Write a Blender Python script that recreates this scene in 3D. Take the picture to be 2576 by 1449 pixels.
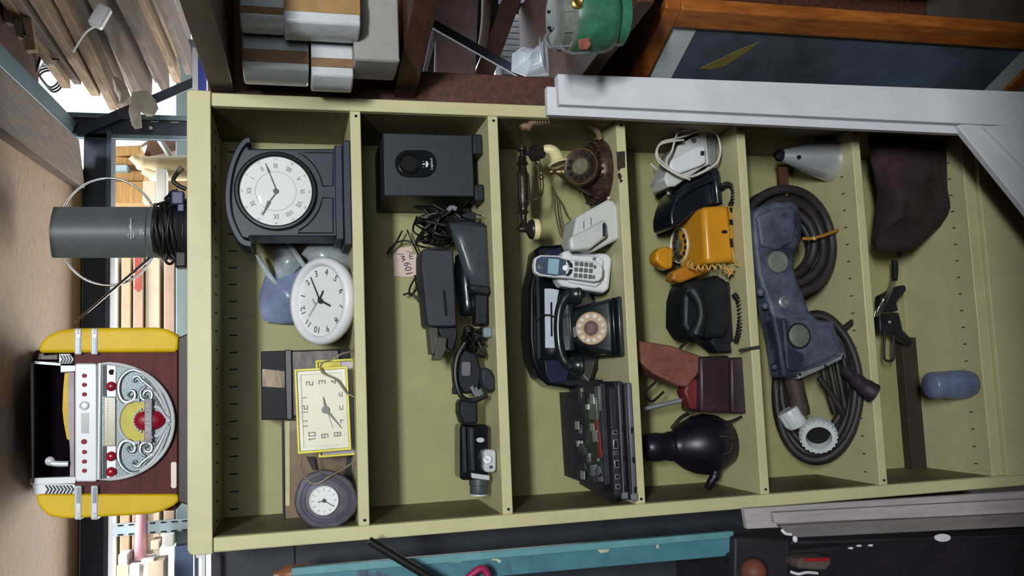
import bpy, bmesh, math, random
from mathutils import Vector, Matrix, noise as mnoise
R = math.radians
rng = random.Random(7)
scene = bpy.context.scene
COL = scene.collection
for o in list(bpy.data.objects):
    bpy.data.objects.remove(o)

# ---------------------------------------------------------------- camera (phone held sideways: world up is the left of the frame)
CAM = Vector((-0.1614, -2.0013, 1.8723))
YAW, PITCH, ROLL, FPX = 0.1066, 0.2469, -0.0137, 2211.59
FW = Vector((math.sin(YAW)*math.cos(PITCH), math.cos(YAW)*math.cos(PITCH), -math.sin(PITCH)))
_rt = Vector((math.cos(YAW), -math.sin(YAW), 0)); _up = _rt.cross(FW)
RT = _rt*math.cos(ROLL) + _up*math.sin(ROLL)
UP = _up*math.cos(ROLL) - _rt*math.sin(ROLL)
cd = bpy.data.cameras.new('camera'); cam = bpy.data.objects.new('camera', cd); COL.objects.link(cam)
cx, cy, cz = -UP, RT, -FW
cam.matrix_world = Matrix(((cx.x, cy.x, cz.x, CAM.x), (cx.y, cy.y, cz.y, CAM.y), (cx.z, cy.z, cz.z, CAM.z), (0, 0, 0, 1)))
cd.sensor_fit = 'HORIZONTAL'; cd.sensor_width = 36; cd.lens = FPX/2576*36; cd.clip_start = 0.02
scene.camera = cam

# ---------------------------------------------------------------- sky, lamps, exposure
w = bpy.data.worlds.new('sky'); scene.world = w; w.use_nodes = True
bg = w.node_tree.nodes['Background']; bg.inputs[0].default_value = (0.80, 0.90, 1.0, 1); bg.inputs[1].default_value = 2.6
def area(name, loc, target, sx, sy, power, col):
    l = bpy.data.lights.new(name, 'AREA'); l.shape = 'RECTANGLE'; l.size = sx; l.size_y = sy; l.energy = power; l.color = col
    o = bpy.data.objects.new(name, l); COL.objects.link(o); o.location = loc
    d = Vector(target)-Vector(loc); o.rotation_euler = d.to_track_quat('-Z', 'Y').to_euler()
    return o
area('ceiling_lamp', (0.30, -4.6, 3.45), (0.1, 0.0, 1.5), 0.8, 0.3, 178, (0.97, 0.99, 1.0))
area('skylight', (0.3, -4.7, 2.75), (0.15, 0.0, 1.9), 1.6, 2.2, 52, (0.95, 0.98, 1.0))
area('deck_fill', (-0.5, 3.0, 1.0), (-0.2, 0.2, 2.43), 2.2, 1.4, 120, (1.0, 0.95, 0.88))  # added fill from below that brightens the deck underside
area('carton_fill', (-0.4, 1.0, 3.7), (-0.4, 1.6, 2.3), 2.4, 0.5, 75, (1.0, 0.97, 0.92))  # added fill for the fronts of the cartons behind
vs = scene.view_settings
vs.view_transform = 'Standard'; vs.look = 'None'; vs.exposure = 0.0; vs.gamma = 1.0; vs.use_curve_mapping = False
scene.cycles.use_denoising = True
scene.cycles.max_bounces = 6; scene.cycles.diffuse_bounces = 1; scene.cycles.glossy_bounces = 3
scene.cycles.transmission_bounces = 4; scene.cycles.transparent_max_bounces = 6
scene.cycles.caustics_reflective = False; scene.cycles.caustics_refractive = False
scene.cycles.sample_clamp_indirect = 4

# ---------------------------------------------------------------- helpers
def _ray(px, py): return FW*FPX + RT*(724.5-py) + UP*(1288-px)
def at(px, py, y):
    d = _ray(px, py); return CAM + d*((y-CAM.y)/d.y)
def onz(px, py, z):
    d = _ray(px, py); return CAM + d*((z-CAM.z)/d.z)
def onx(px, py, x):
    d = _ray(px, py); return CAM + d*((x-CAM.x)/d.x)

def lin(c): return tuple((v/255/12.92 if v/255 <= .04045 else ((v/255+.055)/1.055)**2.4) for v in c)
MATS = {}
def mat(name, col, rough=.55, metal=0.0, var=.12, scale=14.0, bump=0.0, coat=0.0, stretch=None, col2=None, spec=0.5, dirt=None):
    if name in MATS: return MATS[name]
    m = bpy.data.materials.new(name); m.use_nodes = True; nt = m.node_tree; b = nt.nodes['Principled BSDF']
    c = lin(col); b.inputs['Roughness'].default_value = rough; b.inputs['Metallic'].default_value = metal
    b.inputs['Coat Weight'].default_value = coat; b.inputs['Specular IOR Level'].default_value = spec
    tc = nt.nodes.new('ShaderNodeTexCoord'); mp = nt.nodes.new('ShaderNodeMapping')
    nt.links.new(tc.outputs['Object'], mp.inputs[0])
    if stretch: mp.inputs['Scale'].default_value = stretch
    nz = nt.nodes.new('ShaderNodeTexNoise'); nz.inputs['Scale'].default_value = scale; nz.inputs['Detail'].default_value = 5
    nz.inputs['Roughness'].default_value = .65
    nt.links.new(mp.outputs[0], nz.inputs['Vector'])
    rp = nt.nodes.new('ShaderNodeValToRGB')
    lo = lin(col2) if col2 else tuple(max(0, v*(1-2.2*var)) for v in c)
    hi = c if col2 else tuple(min(1, v*(1+1.4*var)) for v in c)
    rp.color_ramp.elements[0].position = .32; rp.color_ramp.elements[1].position = .68
    rp.color_ramp.elements[0].color = (*lo, 1); rp.color_ramp.elements[1].color = (*hi, 1)
    nt.links.new(nz.outputs['Fac'], rp.inputs[0])
    out = rp.outputs[0]
    if dirt:
        n2 = nt.nodes.new('ShaderNodeTexNoise'); n2.inputs['Scale'].default_value = dirt[1]; n2.inputs['Detail'].default_value = 8
        nt.links.new(mp.outputs[0], n2.inputs['Vector'])
        r2 = nt.nodes.new('ShaderNodeValToRGB'); r2.color_ramp.elements[0].position = dirt[2]; r2.color_ramp.elements[1].position = dirt[2]+.06
        mx = nt.nodes.new('ShaderNodeMixRGB'); mx.inputs[2].default_value = (*lin(dirt[0]), 1)
        nt.links.new(n2.outputs['Fac'], r2.inputs[0]); nt.links.new(r2.outputs[0], mx.inputs[0]); nt.links.new(out, mx.inputs[1]); out = mx.outputs[0]
    nt.links.new(out, b.inputs['Base Color'])
    if bump:
        bp = nt.nodes.new('ShaderNodeBump'); bp.inputs['Strength'].default_value = bump; bp.inputs['Distance'].default_value = .004
        nt.links.new(nz.outputs['Fac'], bp.inputs['Height']); nt.links.new(bp.outputs[0], b.inputs['Normal'])
    MATS[name] = m; return m
def glass(name, col, rough=.05, alpha=.25):
    if name in MATS: return MATS[name]
    m = mat(name, col, rough, var=.02, coat=.5); m.node_tree.nodes['Principled BSDF'].inputs['Alpha'].default_value = alpha
    return m

class M:
    def __init__(s): s.v = []; s.f = []
    def add(s, vs, fs):
        n = len(s.v); s.v += [Vector(v) for v in vs]; s.f += [tuple(i+n for i in f) for f in fs]; return s
    def box(s, x0, x1, y0, y1, z0, z1):
        return s.add([(x, y, z) for z in (z0, z1) for y in (y0, y1) for x in (x0, x1)],
                     [(0, 2, 3, 1), (4, 5, 7, 6), (0, 1, 5, 4), (2, 6, 7, 3), (0, 4, 6, 2), (1, 3, 7, 5)])
    def obox(s, c, ax, ay, az):      # centre and three half axes
        c = Vector(c); ax = Vector(ax); ay = Vector(ay); az = Vector(az)
        return s.add([c+ax*i+ay*j+az*k for k in (-1, 1) for j in (-1, 1) for i in (-1, 1)],
                     [(0, 2, 3, 1), (4, 5, 7, 6), (0, 1, 5, 4), (2, 6, 7, 3), (0, 4, 6, 2), (1, 3, 7, 5)])
    def hexa(s, a, b):               # two quads, near and far
        return s.add(list(a)+list(b), [(0, 1, 2, 3), (7, 6, 5, 4), (0, 4, 5, 1), (1, 5, 6, 2), (2, 6, 7, 3), (3, 7, 4, 0)])
    def prism(s, pts, d):
        pts = [Vector(p) for p in pts]; d = Vector(d); n = len(pts)
        return s.add(pts+[p+d for p in pts], [tuple(range(n)), tuple(range(2*n-1, n-1, -1))]+[(i, (i+1) % n, n+(i+1) % n, n+i) for i in range(n)])
    def ext(s, poly, y, d):          # outline in the front plane y, extruded backwards by d
        return s.prism([at(px, py, y) for px, py in poly], (0, d, 0))
    def ring(s, outer, inner, d):    # flat ring between two loops of equal count, extruded
        n = len(outer); d = Vector(d); o = [Vector(p) for p in outer]; i_ = [Vector(p) for p in inner]
        vs = o+i_+[p+d for p in o]+[p+d for p in i_]; fs = []
        for k in range(n):
            j = (k+1) % n
            fs += [(k, j, n+j, n+k), (2*n+j, 2*n+k, 3*n+k, 3*n+j), (k, 2*n+k, 2*n+j, j), (n+k, n+j, 3*n+j, 3*n+k)]
        return s.add(vs, fs)
    def loft(s, loops, caps=True, closed=False):
        n = len(loops[0]); vs = [Vector(p) for l in loops for p in l]; fs = []
        L = len(loops)
        for a in range(L if closed else L-1):
            b = (a+1) % L
            for k in range(n): fs.append((a*n+k, a*n+(k+1) % n, b*n+(k+1) % n, b*n+k))
        if caps and not closed: fs += [tuple(range(n-1, -1, -1)), tuple(range((L-1)*n, L*n))]
        return s.add(vs, fs)
    def lathe(s, o, axis, prof, n=28, caps=True):
        o = Vector(o); a = Vector(axis).normalized(); u = a.orthogonal().normalized(); v = a.cross(u)
        return s.loft([[o+a*h+(u*math.cos(t)+v*math.sin(t))*max(r, 1e-5) for t in (2*math.pi*k/n for k in range(n))] for r, h in prof], caps)
    def cyl(s, p0, p1, r0, r1=None, n=16):
        p0 = Vector(p0); p1 = Vector(p1); d = (p1-p0)
        return s.lathe(p0, d, [(r0, 0), (r0 if r1 is None else r1, d.length)], n)
    def disc(s, c, axis, r, t, n=40): return s.lathe(c, axis, [(r, 0), (r, t)], n)
    def tube(s, pts, r, n=8, closed=False, sm=4):
        pts = [Vector(p) for p in pts]
        if sm > 1: pts = crom(pts, sm, closed)
        loops = []; N = len(pts); prev = None
        for k, p in enumerate(pts):
            a = pts[(k-1) % N] if (closed or k > 0) else p; b = pts[(k+1) % N] if (closed or k < N-1) else p
            t = (b-a).normalized() if (b-a).length > 1e-9 else Vector((0, 0, 1))
            u = (prev-t*prev.dot(t)) if prev else t.orthogonal()
            if u.length < 1e-6: u = t.orthogonal()
            u.normalize(); prev = u; v = t.cross(u); rr = r[min(len(r)-1, k*len(r)//N)] if isinstance(r, (list, tuple)) else r
            loops.append([p+(u*math.cos(q)+v*math.sin(q))*rr for q in (2*math.pi*i/n for i in range(n))])
        return s.loft(loops, closed=closed)
    def ell(s, c, rx, ry, rz, n=20, rot=None, power=1.0):
        c = Vector(c); rot = rot or Matrix.Identity(3); loops = []
        for a in range(n//2+1):
            ph = -math.pi/2+math.pi*a/(n//2); cc = max(math.cos(ph), 1e-3)
            se = lambda q: math.copysign(abs(q)**power, q)
            loops.append([c+rot@Vector((rx*se(cc)*se(math.cos(q)), ry*se(cc)*se(math.sin(q)), rz*se(math.sin(ph)))) for q in (2*math.pi*i/n for i in range(n))])
        return s.loft(loops)
    def xf(s, m): s.v = [m@v for v in s.v]; return s
    def jitter(s, amp, freq=20, seed=0):
        s.v = [v+Vector(mnoise.noise_vector(v*freq+Vector((seed, seed*1.7, 0))))*amp for v in s.v]; return s

def crom(p, m, closed=False):
    out = []; N = len(p); last = N if closed else N-1
    for i in range(last):
        g = (lambda k: p[k % N]) if closed else (lambda k: p[max(0, min(N-1, k))])
        a, b, c, d = g(i-1), g(i), g(i+1), g(i+2)
        for k in range(m):
            t = k/m
            out.append(0.5*((2*b)+(c-a)*t+(2*a-5*b+4*c-d)*t*t+(3*b-a-3*c+d)*t**3))
    if not closed: out.append(p[-1])
    return out
def helix(path, rad, turns, n=14, sm=4):
    path = crom([Vector(p) for p in path], sm*3); N = int(turns*n); out = []; u = None
    for k in range(N+1):
        f = k/N*(len(path)-1); i = min(int(f), len(path)-2); p = path[i].lerp(path[i+1], f-i)
        t = (path[i+1]-path[i]).normalized()
        u = (u-t*u.dot(t)) if u else t.orthogonal()
        u.normalize(); v = t.cross(u); q = 2*math.pi*k/n
        out.append(p+(u*math.cos(q)+v*math.sin(q))*rad)
    return out
def ellpts(cx, cy, rx, ry, n=36, a0=0, a1=360, rot=0):    # image-plane ellipse outline, pixels
    full = abs(a1-a0) >= 360; m = n if full else n+1; o = []
    for k in range(m):
        q = R(a0+(a1-a0)*k/n); x = rx*math.cos(q); y = ry*math.sin(q); c, s_ = math.cos(R(rot)), math.sin(R(rot))
        o.append((cx+x*c-y*s_, cy+x*s_+y*c))
    return o
def rrect(x0, y0, x1, y1, r, n=5):
    o = []
    for cx_, cy_, a in ((x1-r, y1-r, 0), (x0+r, y1-r, 90), (x0+r, y0+r, 180), (x1-r, y0+r, 270)):
        o += [(cx_+r*math.cos(R(a+90*k/n)), cy_+r*math.sin(R(a+90*k/n))) for k in range(n+1)]
    return o

def thing(name, label, cat, loc, group=None):
    o = bpy.data.objects.new(name, None); COL.objects.link(o); o.location = Vector(loc); o.empty_display_size = .02
    o['label'] = label; o['category'] = cat
    if group: o['group'] = group
    return o
def worg(o):
    p = Vector((0, 0, 0))
    while o: p = p+o.location; o = o.parent
    return p
def part(name, m, mt, parent=None, bevel=0, smooth=35, label=None, kind=None, sub=0, seg=2):
    off = worg(parent) if parent else Vector((0, 0, 0))
    me = bpy.data.meshes.new(name); me.from_pydata([v-off for v in m.v], [], m.f)
    bm = bmesh.new(); bm.from_mesh(me); bmesh.ops.remove_doubles(bm, verts=bm.verts, dist=1e-6)
    bmesh.ops.recalc_face_normals(bm, faces=bm.faces); bm.to_mesh(me); bm.free()
    me.materials.append(mt)
    if smooth:
        me.polygons.foreach_set('use_smooth', [True]*len(me.polygons))
        me.set_sharp_from_angle(angle=R(smooth))
    o = bpy.data.objects.new(name, me); COL.objects.link(o)
    if parent: o.parent = parent
    if bevel:
        b = o.modifiers.new('bevel', 'BEVEL'); b.width = bevel; b.segments = seg; b.limit_method = 'ANGLE'; b.angle_limit = R(40)
    if sub:
        b = o.modifiers.new('sub', 'SUBSURF'); b.levels = sub; b.render_levels = sub
    if label: o['label'] = label
    if kind: o['kind'] = kind
    return o
def solo(name, m, mt, label, cat, group=None, **k):
    c = Vector(((min(v.x for v in m.v)+max(v.x for v in m.v))/2, (min(v.y for v in m.v)+max(v.y for v in m.v))/2, min(v.z for v in m.v)))
    m.v = [v-c for v in m.v]
    o = part(name, m, mt, **k); o.location = c; o['label'] = label; o['category'] = cat
    if group: o['group'] = group
    return o
def struct(name, m, mt, parent=None, **k): return part(name, m, mt, parent, kind='structure', **k)
def text(name, s, size, loc, right, up, mt, parent, depth=.0008, align='CENTER', sx=1.0):
    cu = bpy.data.curves.new('t', 'FONT'); cu.body = s; cu.size = size; cu.extrude = depth/2; cu.align_x = align; cu.align_y = 'CENTER'; cu.resolution_u = 2
    to = bpy.data.objects.new('t', cu); COL.objects.link(to)
    me = bpy.data.meshes.new_from_object(to.evaluated_get(bpy.context.evaluated_depsgraph_get()))
    bpy.data.objects.remove(to); bpy.data.curves.remove(cu)
    r = Vector(right).normalized(); u = (Vector(up)-r*Vector(up).dot(r)).normalized(); n = r.cross(u); off = Vector(loc)-worg(parent)
    mx = Matrix(((r.x*sx, u.x, n.x, off.x), (r.y*sx, u.y, n.y, off.y), (r.z*sx, u.z, n.z, off.z), (0, 0, 0, 1)))
    me.transform(mx); me.materials.clear(); me.materials.append(mt); me.name = name
    o = bpy.data.objects.new(name, me); COL.objects.link(o); o.parent = parent; return o
X, Y_, Z = Vector((1, 0, 0)), Vector((0, 1, 0)), Vector((0, 0, 1))
def pxm(px, py, y): return (at(px, py, y)-at(px, py+1, y)).length      # metres per pixel there

# ---------------------------------------------------------------- materials
PAINT = mat('cream_green_paint', (203, 198, 152), .45, var=.04, scale=9, dirt=((120, 112, 80), 60, .74))
PAINT_SHADE = mat('cream_green_paint_shaded', (160, 158, 110), .6, var=.05, scale=7, dirt=((105, 98, 66), 75, .75))  # same paint, darkened so the back panel carries the compartment shade
BLACK = mat('black_plastic', (24, 27, 33), .5, var=.12, scale=25, spec=.35)
BLACKGL = mat('gloss_black_plastic', (15, 18, 22), .22, var=.1, scale=25, coat=.2)
DARK = mat('charcoal_plastic', (38, 41, 50), .5, var=.12, scale=30, spec=.35)
CORDB = mat('black_rubber_cord', (17, 17, 19), .5)
WHITE = mat('white_plastic', (228, 230, 232), .4, var=.03, scale=20)
CREAM = mat('cream_plastic', (228, 218, 165), .35, var=.05)
CHROME = mat('chrome', (215, 218, 222), .12, 1.0, var=.03)
SILVER = mat('silver_plastic', (176, 182, 188), .35, .6, var=.06)
GREYPL = mat('grey_plastic', (120, 124, 130), .5)
HOLE = mat('dark_hole', (8, 8, 9), .9, var=.0)
STEELN = mat('navy_steel', (48, 56, 72), .5, .2, var=.15, scale=20, dirt=((90, 92, 98), 40, .72))
TEALS = mat('teal_steel', (60, 98, 108), .5, .1, var=.12, scale=12)
PLY = mat('plywood_face', (190, 160, 128), .75, var=.0, scale=9, stretch=(3.5, 14, 14), col2=(160, 132, 106), bump=.25, dirt=((120, 100, 86), 8, .62))
WOODG = mat('weathered_wood', (130, 114, 102), .8, scale=10, stretch=(9, .9, 9), col2=(96, 82, 74), bump=.3)
WOODT = mat('tan_wood', (168, 142, 112), .75, scale=10, stretch=(9, .9, 9), col2=(118, 96, 72), bump=.2)
WOODD = mat('dark_stained_wood', (100, 60, 44), .55, scale=8, stretch=(8, 1, 8), col2=(60, 36, 28), bump=.15)
SHADE_LINER = mat('shaded_inner_paint', (122, 112, 80), .6, var=.12, scale=8)  # interior shade put into the colour of the side walls
CARD = mat('cardboard', (205, 176, 138), .85, var=.06, scale=12)
# ---------------------------------------------------------------- the setting
CONC = mat('concrete', (96, 92, 88), .85, var=.15, scale=5, bump=.2)
SHED = mat('shed_boards', (58, 50, 44), .8, var=.2, scale=4, stretch=(6, 6, .8))
struct('floor', M().box(-3, 3, -6, 5, -.22, -.12), CONC)
struct('wall_left', M().box(-3.1, -3, -6, 1.3, -.12, 4.2), SHED)
struct('wall_right', M().box(3, 3.1, -6, 1.3, -.12, 4.2), SHED)
struct('wall_front', M().box(-3.1, 3.1, -6.1, -6, -.12, 4.2), SHED)
struct('light_blocker', M().box(-2.2, 2.2, -2.65, -2.4, -.12, 1.78), SHED)  # unseen blocker behind the camera, added to dim the lower bookcase
struct('ceiling', M().box(-3.1, 3.1, -6.1, 1.3, 4.2, 4.3), mat('shed_roof', (70, 62, 55), .8, var=.2))
struct('wall_back', M().box(-6, 6, 5.0, 5.1, -.12, 4.2), mat('pale_yard_wall', (236, 238, 240), .8, var=.03))

# ---------------------------------------------------------------- the metal bookcase
W2, WS, ZT, ZF, D = .5, .0307, 2.0884, 2.0381, .293
ZS = [1.7339, 1.4076, 1.0811, .7511, .4127]; TH = .0245; ZB = .067
bk = thing('bookcase', 'tall cream green painted metal bookcase with five crowded shelves', 'bookcase', (0, .15, -.12))
for s in (-1, 1):
    part('side_panel', M().box(s*(W2-WS), s*W2, 0, D+.01, -.12, ZF), PAINT, bk, bevel=.003)
    part('side_shade_liner', M().box(s*(W2-WS-.001), s*(W2-WS), .012, D, .03, ZF), SHADE_LINER, bk)  # thin added liner carrying the painted shade
fa = M(); r = .012
prof = [(-W2-.002, ZF), (W2+.002, ZF), (W2+.002, ZT-r*.3), (W2-r*.3, ZT), (-W2+r, ZT), (-W2+r*.3, ZT-r*.3), (-W2-.002, ZT-r)]
fa.prism([(x, -.006, z) for x, z in prof], (0, .012, 0))
part('top_fascia', fa, PAINT, bk, bevel=.002)
part('top_panel', M().box(-W2+.001, W2-.001, .006, D+.01, ZF+.001, ZT-.004), PAINT, bk)
part('back_panel', M().box(-W2+WS, W2-WS, D, D+.009, -.12, ZT-.006), PAINT_SHADE, bk)
for i, z in enumerate(ZS+[ZB]):
    h = TH if i < 5 else .037
    part('shelf', M().box(-W2+WS, W2-WS, .0015, D, z-h, z), PAINT, bk, bevel=.0022)
    if i < 5:
        for s in (-1, 1):
            part('screw', M().cyl((s*(W2-WS-.012), .004, z-h*.55), (s*(W2-WS-.012), -.0006, z-h*.55), .0032, n=10), HOLE, bk)
part('plinth', M().box(-W2+WS, W2-WS, -.012, .012, -.12, .03), PAINT, bk, bevel=.002)
# rows of divider slots
sl = M()
for k in range(22):
    x = -.45+k*.0425
    sl.box(x-.0015, x+.0015, .10, .135, ZF-.0006, ZF+.0005); sl.box(x-.0015, x+.0015, D-.0008, D, ZF-.036, ZF-.016)
part('slot_row', sl, HOLE, bk, kind='stuff')
for z in (ZS[4], ZB):
    sl = M()
    for k in range(20):
        x = -.44+k*.0465; sl.box(x-.0014, x+.0014, .05, .062, z-.0004, z+.0006)
    part('slot_row', sl, HOLE, bk, kind='stuff')
RUST = mat('rusted_metal', (52, 40, 30), .8, var=.25, scale=60)
m = M(); m.ext([(1551, 382), (1572, 380), (1573, 421), (1563, 424), (1557, 432), (1553, 424)], .0006, .0005)
m.ext([(1554, 436), (1560, 434), (1565, 444), (1562, 450), (1568, 455), (1560, 461), (1558, 450), (1554, 446)], .0006, .0005)
part('rust_patch', m, RUST, bk)
m = M(); m.ext([(1559, 427), (1564, 423), (1573, 424), (1573, 455), (1567, 452), (1566, 440)], .0003, .0004)
part('paint_flake', m, PAINT, bk)

# ---------------------------------------------------------------- racking overhead and behind
dk = thing('plywood_deck', 'sheet of worn plywood laid flat on the racking above the bookcase', 'plywood', (-.4, .1, 2.43))
part('sheet', M().box(-1.7, .47, -.15, .74, 2.43, 2.448), PLY, dk)
m = M(); m.prism([onz(*p, 2.4285) for p in ((-20, 1030), (30, 1022), (72, 1016), (72, 1060), (60, 1120), (45, 1138), (-20, 1150))], (0, 0, .0012))
part('paper_scrap', m, mat('grey_paper', (158, 150, 146), .9), dk)
jo = M(); jo.hexa([onz(0, 165, 2.40)+Y_*-.02-X*.004, onz(0, 318, 2.40)+Y_*-.02-X*.003, onz(214, 474, 2.40), onz(199, 351, 2.40)],
                  [v+Z*.028 for v in (onz(0, 165, 2.40)+Y_*-.02-X*.004, onz(0, 318, 2.40)+Y_*-.02-X*.003, onz(214, 474, 2.40), onz(199, 351, 2.40))])
solo('joist_board', jo, WOODG, 'weathered grey board under the plywood edge at upper right', 'board', bevel=.002)
rk = thing('rack_frame', 'navy and teal steel pallet rack frame behind the bookcase', 'rack', (.58, .62, -.12))
part('cross_beam', M().box(-1.8, .60, .60, .66, 2.352, 2.425), STEELN, rk, bevel=.004)
part('beam_lip', M().box(-1.8, .575, .592, .60, 2.352, 2.364), mat('pale_navy_steel', (92, 104, 126), .5, .2), rk)
part('upright', M().box(.567, .612, .605, .665, -.12, 2.55), STEELN, rk, bevel=.003)
part('upright_edge', M().box(.612, .626, .600, .612, -.12, 2.55), mat('pale_teal_steel', (120, 146, 158), .5, .1), rk)
part('upright_edge', M().box(.556, .567, .600, .612, -.12, 2.55), MATS['pale_teal_steel'], rk)
m = M()
for k in range(9):
    z = 1.9+k*.055; m.box(.6065, .6085, .603, .606, z, z+.022)
part('slot_row', m, WHITE, rk, kind='stuff')
part('bolt', M().cyl((.588, .606, 2.25), (.588, .6, 2.25), .005, n=10), WHITE, rk)
a0, a1 = onz(195, 308, 2.44), onz(0, 106, 2.44); b0, b1 = onz(181, 336, 2.42), onz(0, 165, 2.42)
ext_ = lambda p, q: q+(q-p)*.6
part('side_beam', M().hexa([a0, ext_(a0, a1), ext_(a0, a1)+Z*.07, a0+Z*.07], [b0, ext_(b0, b1), ext_(b0, b1)+Z*.012, b0+Z*.012]), TEALS, rk, bevel=.003)
p0, p1 = at(192, 333, .57), at(505, 200, .57)
d = (p1-p0).normalized(); n = d.cross(Y_)
part('brace', M().obox((p0+p1)/2, d*(p1-p0).length/2, Y_*.002, n*.013), STEELN, rk)
part('brace', M().obox((p0+p1)/2+n*.012+Y_*.012, d*(p1-p0).length/2, Y_*.012, n*.0018), GREYPL, rk)
solo('upper_sheet', M().box(.56, 1.9, -1.2, .44, 2.50, 2.515), WOODD, 'grey plywood sheet lying on top of the overhead lumber', 'plywood')
# lumber stored overhead at the right
lum = [  # far px, far py, near px, near py, width, thick, z, material, label
 (172, 185, 48, 0, .045, .022, 2.46, 'T', 'narrow tan timber nearest the teal beam overhead'),
 (205, 182, 78, 0, .05, .02, 2.44, 'G', 'dark grey timber second from the teal beam overhead'),
 (258, 218, 128, 0, .055, .025, 2.40, 'T', 'long tan plank with jagged broken end overhead'),
 (292, 240, 178, 0, .05, .022, 2.37, 'T', 'tan plank with saw cuts across it overhead'),
 (330, 268, 222, 0, .04, .03, 2.345, 'G', 'grey plank left of the broad cardboard coloured board overhead'),
 (384, 240, 268, 0, .085, .014, 2.30, 'G', 'broad grey brown board in the middle of the overhead lumber'),
 (425, 205, 330, 0, .055, .02, 2.25, 'G', 'grey plank beyond the broad board overhead'),
 (455, 190, 372, 0, .035, .025, 2.235, 'T', 'yellowish tan strip among the overhead lumber'),
 (345, 215, 240, -10, .06, .014, 2.375, 'G', 'thin grey board showing between the tan plank and the broad board overhead'),
 (480, 100, 436, -40, .06, .014, 2.30, 'G', 'dark board at the edge of the lumber next to the brown shelf unit'),
 (400, 160, 300, -20, .10, .014, 2.335, 'G', 'wide grey sheet board above the broad board overhead'),
 (462, 120, 372, -20, .09, .014, 2.275, 'T', 'wide pale board above the lowest overhead plank'),
 (480, 150, 410, -40, .06, .02, 2.19, 'G', 'pale grey plank lowest beside the brown shelf unit')]
for i, (fp, fy, np_, ny, wd, th, z, mm, lb) in enumerate(lum):
    a = onz(fp, fy, z); b = onz(np_, ny, z); d = (b-a).normalized(); b = b+d*.35; s = d.cross(Z).normalized(); wd *= 1.45
    m = M(); nb = 5
    m.hexa([a-s*wd/2, a+s*wd/2+d*.03*((i % 3)-1), b+s*wd/2, b-s*wd/2], [v+Z*th for v in (a-s*wd/2, a+s*wd/2+d*.03*((i % 3)-1), b+s*wd/2, b-s*wd/2)])
    solo('lumber_plank', m, WOODT if mm == 'T' else WOODG, lb, 'plank', 'planks stored overhead', bevel=.0015)
for i, (fp, fy, np_, ny, lb) in enumerate([(30, 60, 8, 0, 'short brown offcut at the far upper corner of the lumber'), (58, 95, 30, 0, 'short brown offcut standing next to the teal beam'), (80, 130, 62, 40, 'tan offcut just above the looped wires')]):
    a = at(fp, fy, .16); b = at(np_, ny-30, .16)
    solo('lumber_offcut', M().obox((a+b)/2, (b-a)/2, Y_*.012, (b-a).normalized().cross(Y_)*.011), WOODT if i == 2 else WOODG, lb, 'offcut', 'offcuts stored overhead', bevel=.001)
c = at(252, 42, .05); u = (at(268, 14, .05)-at(236, 70, .05)).normalized(); v = u.cross(Y_)
wb = thing('hanging_adapter', 'small white plastic block hanging among the overhead planks', 'adapter', c)
part('block', M().obox(c, u*.026, Y_*.012, v*.015), WHITE, wb, bevel=.004)
part('wire', M().tube([c-u*.026, c-u*.05+v*.01, c-u*.10+v*.012], .002, 6), WHITE, wb)
PAPER = mat('torn_grey_paper', (204, 194, 184), .9, var=.1)
def crumple(poly, y, d, amp, fr, seed, nn=7):
    m = M(); c = Vector((0, 0)); n = len(poly); cx = sum(p[0] for p in poly)/n; cy_ = sum(p[1] for p in poly)/n
    loops = []
    for k in range(1, nn+1):
        t = k/nn; loops.append([at(cx+(p[0]-cx)*t, cy_+(p[1]-cy_)*t, y-d*(1-t*t)) for p in poly])
    m.loft(loops, caps=False); f0 = len(m.v); m.add(loops[0], [tuple(range(n))])
    back = [at(p[0], p[1], y+.004) for p in poly]; m.loft([loops[-1], back], caps=False); m.add(back, [tuple(range(n))])
    return m.jitter(amp, fr, seed)
solo('torn_paper', crumple([(282, 186), (300, 196), (322, 222), (326, 246), (318, 258), (306, 262), (300, 245), (290, 222)], .5, .012, .008, 30, 1), PAPER, 'torn grey paper hanging below the overhead planks', 'paper')
solo('torn_paper', crumple([(332, 232), (366, 226), (392, 250), (398, 270), (386, 292), (372, 292), (358, 280), (356, 320), (340, 324), (330, 312), (325, 280)], .52, .015, .008, 24, 5), PAPER, 'larger scrap of torn paper draped across the diagonal brace', 'paper')
wl = thing('wire_loops', 'loose black wire loops against the white daylight', 'wire', at(140, 150, .40))
for k in range(3): part('loop', M().tube([at(px+k*4, py+k*6, .6+.02*k) for px, py in ((92, 178), (104, 168), (122, 166), (140, 178), (147, 200), (140, 214), (122, 218), (98, 190))], .003, 6, closed=True), CORDB, wl, smooth=60)
part('lead', M().tube([at(96, 180, .6), at(104, 166, .52), at(120, 150, .45), at(146, 150, .38)], .003, 6), CORDB, wl, smooth=60)
solo('hanging_strap', M().obox(at(100, 148, .42), (at(94, 170, .42)-at(108, 120, .42))/2, Y_*.003, X*.012), CORDB, 'short dark strap hanging above the wire loops', 'strap')
bb = thing('banner_roll', 'blue and white printed strip standing beside the brown shelf unit', 'banner', at(500, 180, .45))
a, b = at(488, 122, .45), at(506, 232, .45)
part('blue_strip', M().ext([(498, 120), (519, 126), (519, 235), (498, 235)], .45, .012), mat('royal_blue', (48, 66, 170), .5), bb)
part('white_strip', M().ext([(484, 120), (498, 120), (498, 235), (484, 235)], .449, .013), WHITE, bb)

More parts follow.
